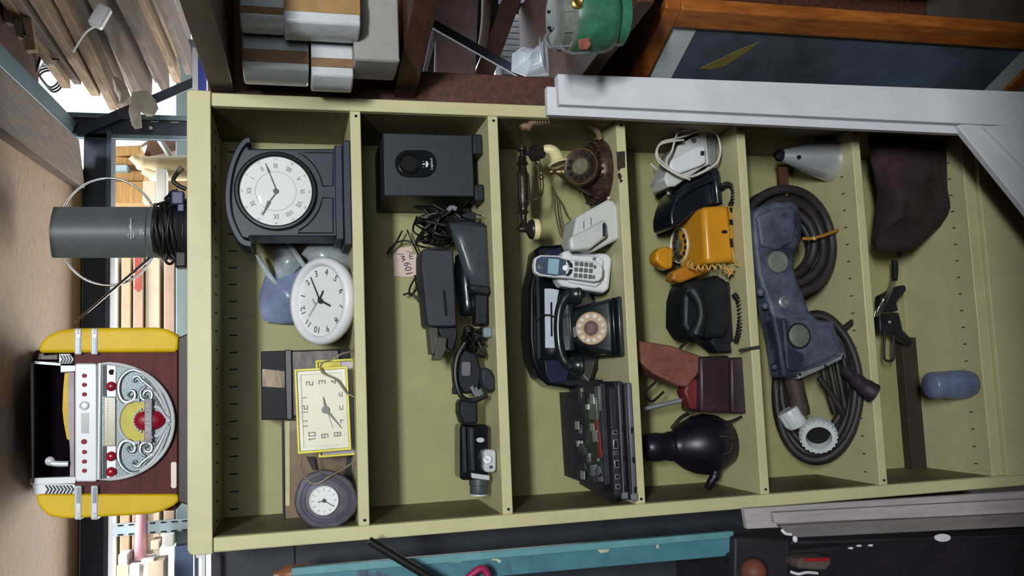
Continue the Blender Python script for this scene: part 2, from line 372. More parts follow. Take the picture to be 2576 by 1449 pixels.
# ---------------------------------------------------------------- bright rack of flat cartons far behind
rb = thing('storage_rack', 'pale blue perforated steel rack holding flat cartons in daylight behind', 'rack', (-.6, 1.5, -.12))
PBL = mat('pale_blue_steel', (168, 190, 200), .5, .1, var=.06)
yb = 1.5
zz = lambda px: at(px, 900, yb).z
part('shelf_beam', M().box(-1.6, 1.2, yb-.02, yb+.06, zz(500), at(441, 1500, yb).z-.004), PBL, rb, bevel=.003)
a, b = at(300, 1348, yb-.04), at(300, 1318, yb-.04)
part('upright', M().box(a.x, b.x, yb-.05, yb-.02, -.12, 2.75), PBL, rb, bevel=.002)
m = M()
for k in range(14):
    z = zz(500)+k*.036
    m.box(a.x+.002, a.x+.007, yb-.052, yb-.049, z, z+.018); m.box(b.x-.007, b.x-.002, yb-.052, yb-.049, z, z+.018)
part('slot_row', m, HOLE, rb, kind='stuff')
part('bolt', M().cyl(at(364, 1332, yb-.05), at(364, 1332, yb-.054), .004, n=8), HOLE, rb)
def carton(px0, px1, py0, py1, dy, col, lb, parts=None):
    p, q = at(px0, py1, yb+dy), at(px1, py0, yb+dy)
    o = thing('carton', lb, 'box', (p.x*.5+q.x*.5, yb+dy+.1, min(p.z, q.z)), 'flat cartons on the rack behind')
    part('body', M().box(p.x, q.x, yb+dy, yb+dy+.35, min(p.z, q.z), max(p.z, q.z)-.002), col, o, bevel=.003)
    return o, p, q
C1 = mat('carton_tan', (208, 182, 150), .85, var=.05); C2 = mat('carton_pink_tan', (205, 176, 155), .85, var=.05)
C3 = mat('carton_pale', (232, 214, 190), .85, var=.04); WPAP = mat('white_carton', (240, 240, 240), .8, var=.02); PINK = mat('pink_foam', (214, 158, 168), .8, var=.05)
carton(410, 439, 640, 1350, 0, C2, 'lowest long tan carton resting on the pale blue beam')[0]
carton(362, 402, 640, 1408, .01, C3, 'pale tan long carton second from the bottom of the stack')
o, p, q = carton(330, 361, 640, 1450, .0, C2, 'pink tan long carton printed with a red arrow')
RED = mat('faded_red_ink', (196, 92, 84), .8)
m = M(); m.ext([(339, 640), (354, 640), (354, 722), (359, 722), (347, 735), (334, 722), (339, 722)], yb-.002, .0015); part('red_arrow', m, RED, o)
carton(299, 329, 640, 1500, .02, C1, 'tan long carton second from the top of the stack')
carton(271, 297, 632, 1500, .03, WPAP, 'white long carton on top of the stack')
tub = M().cyl(at(356, 1290, yb-.06), at(353, 1408, yb-.06), .017, .021, n=20)
solo('foam_roll', tub, PINK, 'pink foam roll beside the perforated rack upright', 'roll', smooth=60)
sm_ = [(297, 320, 1394, 1426, 'small cream carton end under the white carton'), (295, 324, 1420, 1452, 'cream carton end lowest left under the white carton'),
       (328, 354, 1416, 1460, 'white carton end beside the pink roll'), (379, 400, 1360, 1383, 'small white carton end just left of the rack upright'),
       (356, 388, 1404, 1422, 'tan carton flap below the pink roll'), (372, 414, 1408, 1480, 'pale carton leaning at the far left edge'),
       (408, 436, 1344, 1376, 'torn white carton end above the slate blue bin')]
for i, (a_, b_, c_, d_, lb) in enumerate(sm_):
    p, q = at(a_, d_, yb-.1), at(b_, c_, yb-.1)
    solo('carton_end', M().box(p.x, q.x, yb-.1-.01*(i % 3), yb+.0, q.z, p.z), C3 if i % 2 else WPAP, lb, 'box', 'carton ends on the rack behind', bevel=.002)
p, q = at(438, 1470, yb-.08), at(486, 1372, yb-.08)
solo('slate_blue_bin', M().box(p.x, q.x, yb-.08, yb-.02, q.z, p.z), mat('slate_blue', (120, 142, 190), .5), 'slate blue plastic bin panel at the far left end of the rack', 'bin', bevel=.004)
# timber and offcuts seen between upright and bookcase top
GOLD = mat('golden_plywood', (200, 160, 100), .75, scale=8, stretch=(.9, 9, 9), col2=(160, 118, 70))
def slab(poly, y, d, mt, lb, nm, cat): return solo(nm, M().ext(poly, y, d), mt, lb, cat, bevel=.002)
slab([(270, 368), (352, 366), (352, 388), (270, 392)], 1.5, .2, GOLD, 'golden plywood strip highest behind the rack upright', 'plywood_offcut', 'plywood')
slab([(270, 392), (345, 398), (345, 415), (270, 412)], 1.52, .2, GOLD, 'golden plywood strip above the pale blue strip', 'plywood_offcut', 'plywood')
slab([(270, 414), (320, 414), (320, 429), (270, 429)], 1.49, .1, PBL, 'pale blue painted strip between golden plywood pieces', 'painted_strip', 'strip')
slab([(270, 430), (362, 430), (362, 455), (270, 455)], 1.53, .2, GOLD, 'golden plywood piece under the pale blue strip', 'plywood_offcut', 'plywood')
slab([(270, 456), (362, 456), (358, 511), (270, 511)], 1.5, .2, GOLD, 'large knotted golden plywood piece nearest the antenna', 'plywood_offcut', 'plywood')
slab([(360, 398), (470, 372), (470, 322), (400, 330), (375, 350)], 1.62, .1, mat('brown_board', (132, 100, 78), .8, scale=6, col2=(96, 70, 52)), 'brown board standing at the back right of the daylit rack', 'board', 'board')
slab([(270, 345), (385, 345), (352, 368), (270, 368)], 1.66, .05, WPAP, 'white sheet at the top of the daylit offcut pile', 'white_sheet', 'sheet')
solo('white_tube', M().cyl(at(402, 352, 1.4), at(430, 395, 1.4), .011, n=14), WHITE, 'white plastic tube slanting in the daylit pile', 'tube', smooth=60)
CR = mat('cream_roll', (232, 212, 170), .7, var=.05)
rl = thing('carpet_roll', 'cream rolled carpet lying across the daylit offcut pile', 'carpet', at(400, 420, 1.35))
part('roll', M().tube([at(332, 392, 1.35), at(352, 408, 1.36), (at(400, 416, 1.38)), at(480, 414, 1.4)], [.016, .028, .034, .034], 16), CR, rl, smooth=60)
part('lower_fold', M().tube([at(362, 424, 1.37), at(400, 438, 1.38), at(480, 440, 1.4)], .022, 14), CR, rl, smooth=60)
slab([(392, 424), (418, 424), (418, 508), (392, 508)], 1.3, .06, WPAP, 'upright white block beside the antenna cord', 'white_block', 'block')
slab([(360, 455), (392, 455), (392, 508), (358, 508)], 1.4, .06, C3, 'pale block left behind the antenna ring', 'pale_block', 'block')
slab([(418, 440), (470, 440), (470, 520), (418, 520)], 1.45, .1, C1, 'tan carton behind the dark cord tangle', 'carton_end', 'box')
# ---------------------------------------------------------------- brown shelf unit at the right
DK = WOODD
su = thing('wooden_shelf_unit', 'dark brown stained open wooden shelf unit right of the bookcase', 'shelf unit', (.75, -.2, -.12))
part('stile', M().box(.512, .592, .055, .085, 1.12, 2.05), DK, su, bevel=.002)
def board(z0, z1, xa, xb, nm='shelf_board', y1=.053, y0=-.62):
    m = M(); m.hexa([(xa, y1, z0), (xb, y0, z0), (.98, y0, z0), (.98, y1, z0)], [(xa, y1, z1), (xb, y0, z1), (.98, y0, z1), (.98, y1, z1)])
    return part(nm, m, DK, su, bevel=.002)
board(1.991, 2.043, .519, .47)
board(1.574, 1.626, .522, .66)
board(1.135, 1.172, .53, .60, y1=.54, y0=-.385)
part('end_panel', M().box(.99, 1.02, -.38, .40, -.12, 1.3), DK, su)
part('back_panel', M().box(.592, 1.2, .055, .075, 1.627, 2.05), DK, su)
part('back_panel', M().box(.512, 1.2, .30, .32, -.12, 1.134), DK, su)
part('end_post', M().box(.95, .98, -.62, .05, -.12, 2.1), DK, su)
# bundles on the second board
WRAP = mat('white_shrink_wrap', (196, 202, 206), .3, var=.06, scale=20, bump=.3); TAPE = mat('tan_packing_tape', (128, 96, 62), .4, var=.1, scale=20)
GREYW = mat('grey_board', (150, 150, 146), .8, var=.05)
def bundle(px0, px1, py0, py1, y, d, lb, band=(.62, .86), tape=TAPE, bulge=.012, wrap=None):
    wrap = wrap or WRAP
    c = at((px0+px1)/2, (py0+py1)/2, y); hx = pxm(px0, py0, y)*(py1-py0)/2; hz = (at(px0, py0, y)-at(px1, py0, y)).length/2
    o = thing('wrapped_bundle', lb, 'bundle', (c.x, c.y, c.z-hz), 'wrapped bundles on the brown shelf')
    m = M(); loops = []; n = 20
    def loop(x, z, g=0):    # cross section in x-y at height z: left face bulges
        return [(c.x+x*a-(0 if a > 0 else bulge*(1-b*b)), y+d/2+b*(d/2+g), c.z+z) for a, b in ((-1-g/hx, -1), (-1-g/hx, -.5), (-1-g/hx, 0), (-1-g/hx, .5), (-1-g/hx, 1), (1, 1), (1, -1))]
    part('wrap', m.loft([loop(hx, hz*q) for q in (-1, -.5, 0, .5, 1)]), wrap, o, bevel=.004)
    m = M(); f0, f1 = band
    xa = c.x+hx-2*hx*f1; xb = c.x+hx-2*hx*f0
    m.box(xa, xb, y-.0015, y+d, c.z-hz*1.002, c.z+hz*1.002)
    part('tape_band', m, tape, o, bevel=.001)
    return o
bundle(890, 1003, -30, 152, -.20, .12, 'grey carton lowest on the brown shelf, against the board edge', (.97, .99), GREYW, .004, GREYW)
bundle(783, 888, 62, 190, -.16, .10, 'white wrapped bundle with brown tape in the middle of the pile', (.66, .84), TAPE, .014)
bundle(610, 777, 50, 172, -.14, .11, 'large white wrapped bundle highest in the pile', (.62, .88), TAPE, .010)
bundle(715, 906, -70, 58, -.26, .10, 'cream bundle with wide tan band near the frame edge', (.45, .80), mat('ochre_tape', (158, 124, 74), .5, var=.1), .012)
bundle(603, 718, -60, 42, -.24, .09, 'small pale torn bundle at the corner of the pile', (.75, .93), TAPE, .012)
solo('crushed_cup', M().cyl(at(930, 145, -.12), at(950, 172, -.12), .012, .009, n=14), mat('smoky_plastic', (110, 116, 124), .3), 'small crushed grey cup at the foot of the grey carton', 'cup', smooth=60)
# lower bay: green motor, pipes, foil, scrap
mo = thing('electric_motor', 'green painted electric motor with ribbed silver end bell', 'motor', at(1455, 60, -.3))
GRN = mat('green_enamel', (58, 118, 88), .4, var=.2, scale=18, dirt=((90, 110, 96), 25, .66)); ALU = mat('cast_aluminium', (150, 156, 150), .45, .5, var=.12, scale=30)
def P3(px, py): return at(px, py, -.3)
c0, c1 = P3(1392, 48), P3(1545, 44); ax = (c1-c0).normalized()
rr = pxm(1450, 50, -.3)*84; L = (c1-c0).length
part('body', M().lathe(c0, ax, [(rr*.9, L*.2), (rr, L*.3), (rr, L*.78), (rr*.93, L*.9), (rr*.72, L*.985), (.001, L)], 32), GRN, mo, smooth=60)
part('end_bell', M().lathe(c0, ax, [(rr*.3, -.002), (rr*.72, 0), (rr*.86, L*.04), (rr*.86, L*.17), (rr*.94, L*.19), (rr*.94, L*.24)], 32), ALU, mo, smooth=40)
for k in range(10):
    q = 2*math.pi*k/10; u = ax.orthogonal().normalized(); v = ax.cross(u); p = c0+(u*math.cos(q)+v*math.sin(q))*rr*.86
    part('fin', M().obox(p+ax*L*.1, ax*L*.07, (u*math.cos(q)+v*math.sin(q))*.003, (v*math.cos(q)-u*math.sin(q))*.0015), ALU, mo)
for py in (30, 70):
    part('bolt_hole', M().cyl(at(1380+py*.05, py, -.3-rr), at(1380, py, -.3-rr+.004), .0035, n=8), HOLE, mo)
part('brass_cap', M().lathe(at(1452, 8, -.3-rr*.9), (0, -1, 0), [(.014, 0), (.014, .006), (.009, .008), (.005, .006)], 16), mat('brass', (150, 128, 70), .35, .8), mo, smooth=40)
m = M().ext([(1455, 100), (1480, 94), (1486, 112), (1478, 124), (1458, 124)], -.3-rr*.78, .002); part('sticker', m, mat('orange_sticker', (150, 84, 66), .6, var=.25, scale=80), mo)
part('foot', M().disc((c1.x, c1.y, 1.1725), Z, rr*.8, max(.004, c1.z-1.17), 28), GRN, mo)
part('lead_wire', M().tube([at(1392, 70, -.35), at(1372, 95, -.36), at(1382, 118, -.36), at(1402, 118, -.36), at(1440, 135, -.35), at(1480, 132, -.34)], .0035, 8), GREYPL, mo)
solo('pipe', M().tube([at(1223, -30, .3), at(1222, 40, .3), at(1218, 85, .3), at(1211, 128, .3)], .013, 12), mat('rusty_white_pipe', (170, 160, 148), .5, var=.1, dirt=((130, 92, 60), 14, .5)), 'rust streaked white pipe standing in the lower bay', 'pipe', smooth=60)
d0, d1 = at(1085, 58, .15), at(1325, 194, .15)
solo('angle_rod', M().obox((d0+d1)/2, (d1-d0)/2, Y_*.006, (d1-d0).normalized().cross(Y_)*.011), STEELN, 'dark steel bar slanting across the lower bay', 'bar', bevel=.001)
VIO = mat('dusty_violet_board', (190, 172, 198), .8, var=.1)
slab([(1030, -60), (1262, -60), (1250, 40), (1215, 130), (1180, 204), (1030, 204)], .525, .012, mat('dark_backing_board', (60, 54, 58), .8), 'dark backing board behind the violet board in the lower bay', 'backing_board', 'board')
MAU = mat('mauve_board', (140, 112, 112), .8, var=.12)
slab([(1100, -40), (1205, -40), (1196, 198), (1400, 216), (1400, 260), (1092, 216)], .48, .02, VIO, 'dusty violet board leaning in the lower bay', 'leaning_board', 'board')
slab([(1188, 204), (1236, 204), (1400, -240), (1352, -240)], .505, .02, MAU, 'mauve brown board leaning beside the bright gap', 'leaning_board', 'board')
slab([(1098, 24), (1118, 22), (1072, 190), (1062, 190)], .45, .02, mat('pale_lilac_metal', (150, 156, 182), .5), 'narrow pale lilac strip at the edge of the lower bay', 'metal_strip', 'strip')
slab([(1230, 10), (1380, 4), (1380, 34), (1270, 36), (1240, 60)], .7, .03, mat('dark_scrap', (58, 58, 62), .7), 'dark scrap panel behind the rusty pipe', 'scrap_panel', 'panel')
ct = thing('louvred_cabinet', 'pale louvred cabinet standing in the bright yard beyond the lower bay', 'cabinet', (1.6, 2.7, -.12))
zl0, zl1 = at(1296, 120, 2.6).z, 0
part('body', M().box(1.30, 2.1, 2.62, 2.9, -.12, at(1246, 110, 2.6).z), mat('pale_grey_plastic', (196, 198, 204), .6), ct)
part('rail', M().box(1.30, 2.1, 2.60, 2.62, at(1262, 110, 2.6).z, at(1256, 110, 2.6).z), GREYPL, ct)
for k in range(22): part('slat', M().box(1.32+k*.035, 1.335+k*.035, 2.60, 2.62, at(1325, 110, 2.6).z, at(1264, 110, 2.6).z), GREYPL, ct)
fo_ = M(); poly = [(1292, 140), (1312, 118), (1350, 118), (1354, 95), (1364, 104), (1374, 88), (1381, 130), (1386, 190), (1318, 192), (1290, 175)]
solo('foil_sheet', crumple(poly, .12, .03, .016, 26, 3, 8), mat('silver_foil', (222, 234, 246), .35, .15, var=.04), 'crumpled silver foil sheet standing in the lower bay', 'foil', smooth=0)

# ---------------------------------------------------------------- framed picture leaning on the unit side
pf = thing('framed_picture', 'large framed picture with orange wood frame, white mat and dark blue print', 'picture', (.6, -.2, .1))
OR = mat('orange_varnished_wood', (176, 104, 42), .4, scale=9, stretch=(5, 5, .9), col2=(120, 62, 24)); MATB = mat('white_mat_board', (196, 204, 206), .85, var=.03)
TR = at(1590, 195, .0)
def PP(y, z, o=0): return Vector((.570-.42*(y-.05)-o, y-.05*o, z))
ya, yb_ = .185, -.215; zt_, zb_ = 1.03, -.12
def rect(y0, y1, z0, z1, o, t): return [PP(y0, z0, o), PP(y1, z0, o), PP(y1, z1, o), PP(y0, z1, o)], [v+X*t for v in (PP(y0, z0, o), PP(y1, z0, o), PP(y1, z1, o), PP(y0, z1, o))]
fwid = .040
for y0, y1, z0, z1 in ((ya, yb_, zt_-fwid, zt_), (ya, yb_, zb_, zb_+fwid), (ya, ya-fwid*1.6, zb_+fwid, zt_-fwid), (yb_+fwid*1.3, yb_, zb_+fwid, zt_-fwid)):
    part('frame_rail', M().hexa(*rect(y0, y1, z0, z1, .012, .03)), OR, pf, bevel=.003)
part('mat_board', M().hexa(*rect(ya-.02, yb_+.02, zb_+.03, zt_-.03, .0, .004)), MATB, pf)
part('print', M().hexa(*rect(ya-.075, yb_+.068, zb_+.1, zt_-.108, .0015, .003)), mat('dark_blue_print', (92, 112, 132), .5, scale=3, col2=(58, 60, 70)), pf)
m = M(); pr = [(-.03, .90), (-.10, .82), (-.125, .78), (-.09, .80), (-.04, .84), (-.03, .87)]
m.prism([PP(y, z-.04, .0025) for y, z in pr], (.001, 0, 0)); part('print_shape', m, mat('print_olive', (120, 110, 52), .6), pf)

# ---------------------------------------------------------------- white painted frame in front of the bookcase
wf = thing('white_wood_frame', 'white painted wooden frame post with diagonal brace leaning on the bookcase', 'frame', (.46, -.15, -.12))
WP = mat('white_paint', (214, 217, 224), .5, var=.04, scale=8, dirt=((170, 170, 176), 14, .7))
def wy(z): return -.05-.17*(1.28-z)/1.28
def WQ(px, py, off=0):       # point on the leaning plane
    y = -.1
    for _ in range(8): y = wy(at(px, py, y).z)
    return at(px, py, y)+Vector((0, off, 0))
zl = [(1395, 197), (1395, 272), (2640, 330), (2640, 218)]
q = [WQ(1394, 196, -.03), WQ(1398, 272, -.03), WQ(2745, 336, -.03), WQ(2745, 247, -.03)]
part('post', M().hexa(q, [v+Y_*.03 for v in q]), WP, wf, bevel=.002)
q = [WQ(1373, 220, -.008), WQ(1375, 291, -.008), WQ(2745, 354, -.008), WQ(2745, 302, -.008)]
part('rebate_strip', M().hexa(q, [v+Y_*.02 for v in q]), WP, wf, bevel=.0015)
q = [WQ(2392, 322, -.022), WQ(2660, 655, -.022), WQ(2760, 655, -.022), WQ(2470, 300, -.022)]
part('diagonal_brace', M().hexa(q, [v+Y_*.02 for v in q]), WP, wf, bevel=.002)
q = [WQ(2450, 326, -.034), WQ(2700, 580, -.034), WQ(2800, 500, -.034), WQ(2800, 318, -.034)]
part('corner_gusset', M().hexa(q, [v+Y_*.014 for v in q]), WP, wf, bevel=.002)

# ---------------------------------------------------------------- left side
cb = thing('dark_cabinet', 'dark grey steel cabinet standing left behind the bookcase', 'cabinet', (-.9, .5, -.12))
part('body', M().box(-1.4, -.515, .33, .75, -.12, 1.87), mat('dark_grey_steel', (44, 46, 56), .6, var=.15), cb, bevel=.004)
part('upper_panel', M().box(-1.4, -.515, .33, .40, 1.87, 2.07), MATS['dark_grey_steel'], cb, bevel=.003)
tp = thing('teal_post', 'teal painted steel post with peeling paint left of the bookcase', 'post', (-.62, 0, -.12))
TP = mat('teal_peeling_paint', (74, 128, 142), .5, var=.12, scale=9, dirt=((64, 72, 92), 11, .6)); TPL = mat('teal_paint_highlight', (100, 158, 164), .5, var=.08)
e = [at(733, 1432, 0), at(1846, 1338, 0), at(1846, 1398, 0), at(733, 1496, 0)]
part('web', M().hexa(e, [v+Y_*.03 for v in e]), TP, tp, bevel=.002)
e2 = [at(733, 1430, -.008), at(1846, 1336, -.008), at(1846, 1354, -.008), at(733, 1450, -.008)]
part('flange', M().hexa(e2, [v+Y_*.008 for v in e2]), TPL, tp, bevel=.002)  # edge highlight put into the colour as a lighter teal
CHIP = mat('cream_chip', (196, 196, 170), .6)
for pl in ([(1500, 1378), (1515, 1374), (1535, 1378), (1530, 1388), (1512, 1392), (1503, 1384)], [(1235, 1404), (1245, 1401), (1254, 1407), (1262, 1410), (1256, 1417), (1248, 1410), (1238, 1410)], [(1128, 1412), (1163, 1408), (1160, 1414), (1130, 1416)], [(1650, 1370), (1656, 1366), (1658, 1378), (1652, 1380)]):
    part('bare_patch', M().ext(pl, -.0009, .0012), CHIP, tp)
d0, d1 = at(928, 1360, -.08), at(1110, 1470, -.08)
solo('black_rod', M().cyl(d0, d1, .009, n=12), CORDB, 'black rod slanting in front of the teal post', 'rod', smooth=60)
solo('magenta_tip', M().tube([at(1170, 1460, -.06), at(1205, 1432, -.06), at(1222, 1436, -.06), at(1228, 1455, -.06)], .008, 10), mat('magenta_plastic', (170, 40, 90), .4), 'magenta plastic hook near the foot of the black rod', 'hook', smooth=60)
wbk = thing('white_bracket', 'white angled bracket below the top left corner of the bookcase', 'bracket', at(505, 1420, .2))
part('arm', M().ext([(493, 1394), (516, 1394), (516, 1404), (493, 1403)], .2, .02), WHITE, wbk)
part('leg', M().ext([(507, 1403), (516, 1404), (516, 1470), (507, 1470)], .2, .02), WHITE, wbk)
solo('brown_bottle', M().lathe(at(722, 1445, .1), (0, 0, 1), [(.02, -.05), (.02, .0), (.012, .012), (.009, .02), (.009, .03)], 16), mat('amber_brown', (140, 88, 56), .4), 'brown bottle neck at the left edge beside the teal post', 'bottle', smooth=50)
# stack of pale boards leaning beside the bookcase
PB = mat('pale_grey_board', (190, 184, 186), .7, scale=7, stretch=(7, 7, .8), col2=(160, 154, 158)); PB2 = mat('grey_board_face', (132, 126, 124), .75, scale=7, stretch=(7, 7, .8), col2=(108, 104, 104))
for pl, y, mt, lb in (([(1872, 1280), (1880, 1331), (2690, 1290), (2690, 1228)], -.03, PB, 'pale white board rearmost of the stack beside the bookcase foot'),
                      ([(1946, 1290), (1950, 1316), (2690, 1288), (2690, 1250)], -.055, PB, 'pale board in the middle of the stack beside the bookcase foot'),
                      ([(1962, 1322), (1984, 1346), (2010, 1352), (2690, 1320), (2690, 1286)], -.075, PB2, 'grey board frontmost of the stack beside the bookcase foot')):
    solo('leaning_board', M().ext(pl, y, .018), mt, lb, 'board', 'boards leaning left of the bookcase', bevel=.0015)
solo('wire_hook', M().tube([at(1966, 1332, -.08), at(1976, 1342, -.085), at(1990, 1344, -.085)], .004, 8), WHITE, 'small white hook on the end of the grey board', 'hook', smooth=60)
# dark trunk and clutter at lower left
bn = thing('travel_chest', 'large dark travel chest in shadow at the lower left', 'chest', (-.75, -.1, -.12))
tq = [at(1862, 1352, -.02), at(1862, 1520, -.02), at(2700, 1480, -.02), at(2700, 1322, -.02)]
part('body', M().box(-1.15, -.60, -.03, .3, -.12, .86), mat('dark_trunk_vinyl', (30, 26, 32), .6, var=.25, scale=9), bn, bevel=.01)
part('corner_post', M().ext([(1848, 1352), (1990, 1356), (1985, 1500), (1846, 1500)], -.05, .03), mat('black_vinyl', (38, 37, 44), .6, var=.2), bn, bevel=.006)
part('panel_rib', M().ext([(1990, 1362), (2680, 1340), (2680, 1348), (1990, 1372)], -.045, .02), MATS['black_vinyl'], bn, bevel=.003)
part('oval_plate', M().ext(ellpts(2372, 1353, 20, 10, 20), -.048, .004), WHITE, bn, label='white oval plate')
sh = thing('sneaker', 'dark sneaker with red stripe and white sole on the dark chest', 'shoe', at(2040, 1430, -.1))
m = M(); m.ext([(2006, 1412), (2020, 1404), (2090, 1402), (2094, 1420), (2080, 1436), (2010, 1432)], -.12, .06); part('upper', m, mat('taupe_suede', (88, 76, 70), .8, var=.2), sh, bevel=.006)
part('stripe', M().ext([(2022, 1405), (2088, 1403), (2086, 1411), (2030, 1413)], -.124, .004), mat('red_leather', (150, 28, 34), .5), sh)
part('sole', M().tube([at(1988, 1438, -.12), at(2008, 1444, -.125), at(2030, 1440, -.125), at(2056, 1442, -.12)], .0035, 8), WHITE, sh)
solo('orange_ball', M().ell(at(1896, 1438, -.1), .03, .03, .03, 18), mat('dull_orange_rubber', (120, 66, 50), .6, var=.2), 'dull orange ball at the lower left edge', 'ball', smooth=60)
solo('white_pebble', M().ell(at(2000, 1356, -.09), .009, .007, .006, 12), WHITE, 'small white knob below the stack of pale boards', 'knob', smooth=60)
for i, (px, py, lb) in enumerate([(2140, 1379, 'largest white paper fleck on the dark chest'), (2161, 1373, 'tiny round white fleck on the dark chest'), (2190, 1372, 'flat grey fleck furthest along the dark chest'), (2050, 1396, 'grey fleck just above the sneaker')]):
    solo('paper_fleck', M().ext([(px-6, py+2), (px-1, py-3), (px+7, py-2), (px+4, py+3)], -.052, .004), WHITE if i < 3 else GREYPL, lb, 'scrap', 'flecks on the dark chest')
# ---------------------------------------------------------------- jukebox on the bookcase top
jy = .03
jb = thing('jukebox', 'tabletop jukebox with yellow side tubes and scrolled silver speaker grille', 'jukebox', (at(460, 1065, jy).x, .14, 2.0845))
YEL = mat('translucent_yellow_plastic', (216, 180, 24), .5, var=.08, scale=5, spec=.25)
MAH = mat('mahogany_veneer', (98, 44, 40), .6, scale=9, stretch=(1, 8, 8), col2=(68, 30, 30), spec=.2)
SILV = mat('brushed_silver', (198, 202, 206), .42, .05, var=.03); ORN = mat('embossed_pewter', (150, 160, 166), .38, .7, var=.12, scale=40)
REDK = mat('red_knob', (150, 26, 44), .25, var=.15); OLIVE = mat('olive_dial_glass', (128, 124, 74), .25, var=.15, scale=30)
JD = .2
part('rear_body', M().ext(rrect(190, 845, 452, 1285, 20), jy+.03, JD-.03), MAH, jb, bevel=.004)
part('rear_hood', M().ext(rrect(84, 880, 200, 1240, 12), jy+.126, JD-.126), MATS['mahogany_veneer'], jb, bevel=.004)
part('front_panel', M().ext([(186, 884), (447, 884), (447, 1244), (186, 1244)], jy+.008, .03), MAH, jb, bevel=.002)
for pl in ([(455, 852), (446, 886), (96, 888), (95, 876), (104, 858), (122, 842), (150, 830), (190, 825), (392, 823), (420, 828), (440, 838)],
           [(90, 1243), (446, 1243), (455, 1256), (438, 1272), (410, 1286), (380, 1294), (180, 1305), (150, 1304), (122, 1298), (102, 1280), (92, 1262)]):
    part('side_tube', M().ext(pl, jy-.002, .09), YEL, jb, bevel=.025, smooth=75, seg=7)
for s, (p0, p1) in ((0, (826, 892)), (1, (1222, 1308))):
    for px in (196, 237):
        o = part('silver_band', M().ext(rrect(px-9, p0, px+9, p1, 4), jy-.004, .075), SILV, jb, bevel=.003)
        q0, q1 = (p0+22, p1-4) if s == 0 else (p0+4, p1-42)
        part('band_inset', M().ext(rrect(px-4, q0, px+4, q1, 2), jy-.0055, .002), mat('grey_inset', (92, 100, 108), .4, .5), o)
        for t in (.12, .3): part('rivet', M().ell(at(px, (p0+(p1-p0)*t*.6) if s == 0 else (p1-(p1-p0)*t*.6), jy-.004), .003, .002, .003, 8), SILV, o)
# window
part('window_well', M().ext([(86, 908), (186, 908), (186, 1206), (86, 1206)], jy+.075, .05), mat('deep_brown_void', (16, 9, 16), .9, spec=.05), jb)
part('roof_rim', M().ext([(74, 912), (86, 908), (86, 1216), (78, 1216)], jy+.0, .12), mat('dark_bronze', (74, 70, 74), .4, .4), jb, bevel=.002)
part('window_arc', M().ext([(164, 922), (178, 922), (178, 1110), (168, 1104), (160, 1060), (157, 1030), (159, 980)], jy+.018, .006), YEL, jb)
part('window_side', M().ext([(86, 904), (186, 904), (186, 910), (86, 910)], jy+.01, .07), MATS['deep_brown_void'] if 'deep_brown_void' in MATS else BLACK, jb)
part('inner_band', M().ext([(172, 936), (187, 936), (187, 1198), (176, 1198), (176, 1130), (170, 1060), (170, 990)], jy+.012, .008), mat('pale_pink_metal', (150, 138, 146), .5, .0), jb)
part('needle_arm', M().tube([at(118, 1158, jy+.005), at(136, 1166, jy+.005), at(172, 1167, jy+.005)], .006, 10), SILV, jb)
part('needle_head', M().ell(at(126, 1160, jy+.006), .010, .008, .010, 14), SILV, jb)
part('window_frame', M().ext([(152, 919), (190, 919), (190, 934), (152, 937)], jy+.002, .02), SILV, jb, bevel=.001)
part('window_frame', M().ext([(76, 1203), (190, 1199), (190, 1216), (76, 1220)], jy+.002, .02), SILV, jb, bevel=.001)
part('window_frame', M().ext([(86, 908), (152, 914), (152, 920), (86, 915)], jy+.004, .02), SILV, jb)
o = part('chevron_plate', M().ext([(80, 1217), (186, 1217), (196, 1230), (186, 1246), (84, 1246)], jy+.004, .03), SILV, jb, bevel=.0015)
for k in range(8): part('chevron', M().ext([(112+k*9, 1221), (117+k*9, 1221), (124+k*9, 1231), (117+k*9, 1243), (112+k*9, 1243), (119+k*9, 1231)], jy+.0028, .002), BLACK, o)
o = part('chevron_plate', M().ext([(148, 890), (176, 890), (186, 904), (178, 915), (148, 915)], jy+.004, .03), SILV, jb, bevel=.0015)
for k in range(4): part('chevron', M().ext([(150+k*7, 893), (154+k*7, 893), (160+k*7, 904), (155+k*7, 913), (150+k*7, 913), (156+k*7, 904)], jy+.0028, .002), BLACK, o)
part('broken_mount', M().ext([(96, 888), (110, 886), (112, 893), (146, 890), (146, 914), (92, 915)], jy+.012, .03), mat('dark_brown_plastic', (76, 58, 52), .5), jb, bevel=.002)
# chrome control strip
cs = part('control_panel', M().ext(rrect(188, 914, 244, 1212, 7), jy-.006, .03), SILV, jb, bevel=.0025)
for py in (945, 968, 992, 1137, 1161, 1184): part('button', M().cyl(at(212, py, jy-.005), at(212, py, jy-.010), .0048, .004, 14), REDK, cs)
part('button', M().cyl(at(211, 1111, jy-.005), at(211, 1111, jy-.010), .0058, .005, 14), REDK, cs)
part('dial', M().lathe(at(212, 1020, jy-.006), -Y_, [(.0095, 0), (.0095, .003), (.006, .004), (.0055, .002)], 20), SILV, cs)
part('lcd', M().ext([(204, 1039), (223, 1039), (223, 1090), (204, 1090)], jy-.007, .002), mat('lcd_grey', (92, 100, 100), .3), cs)
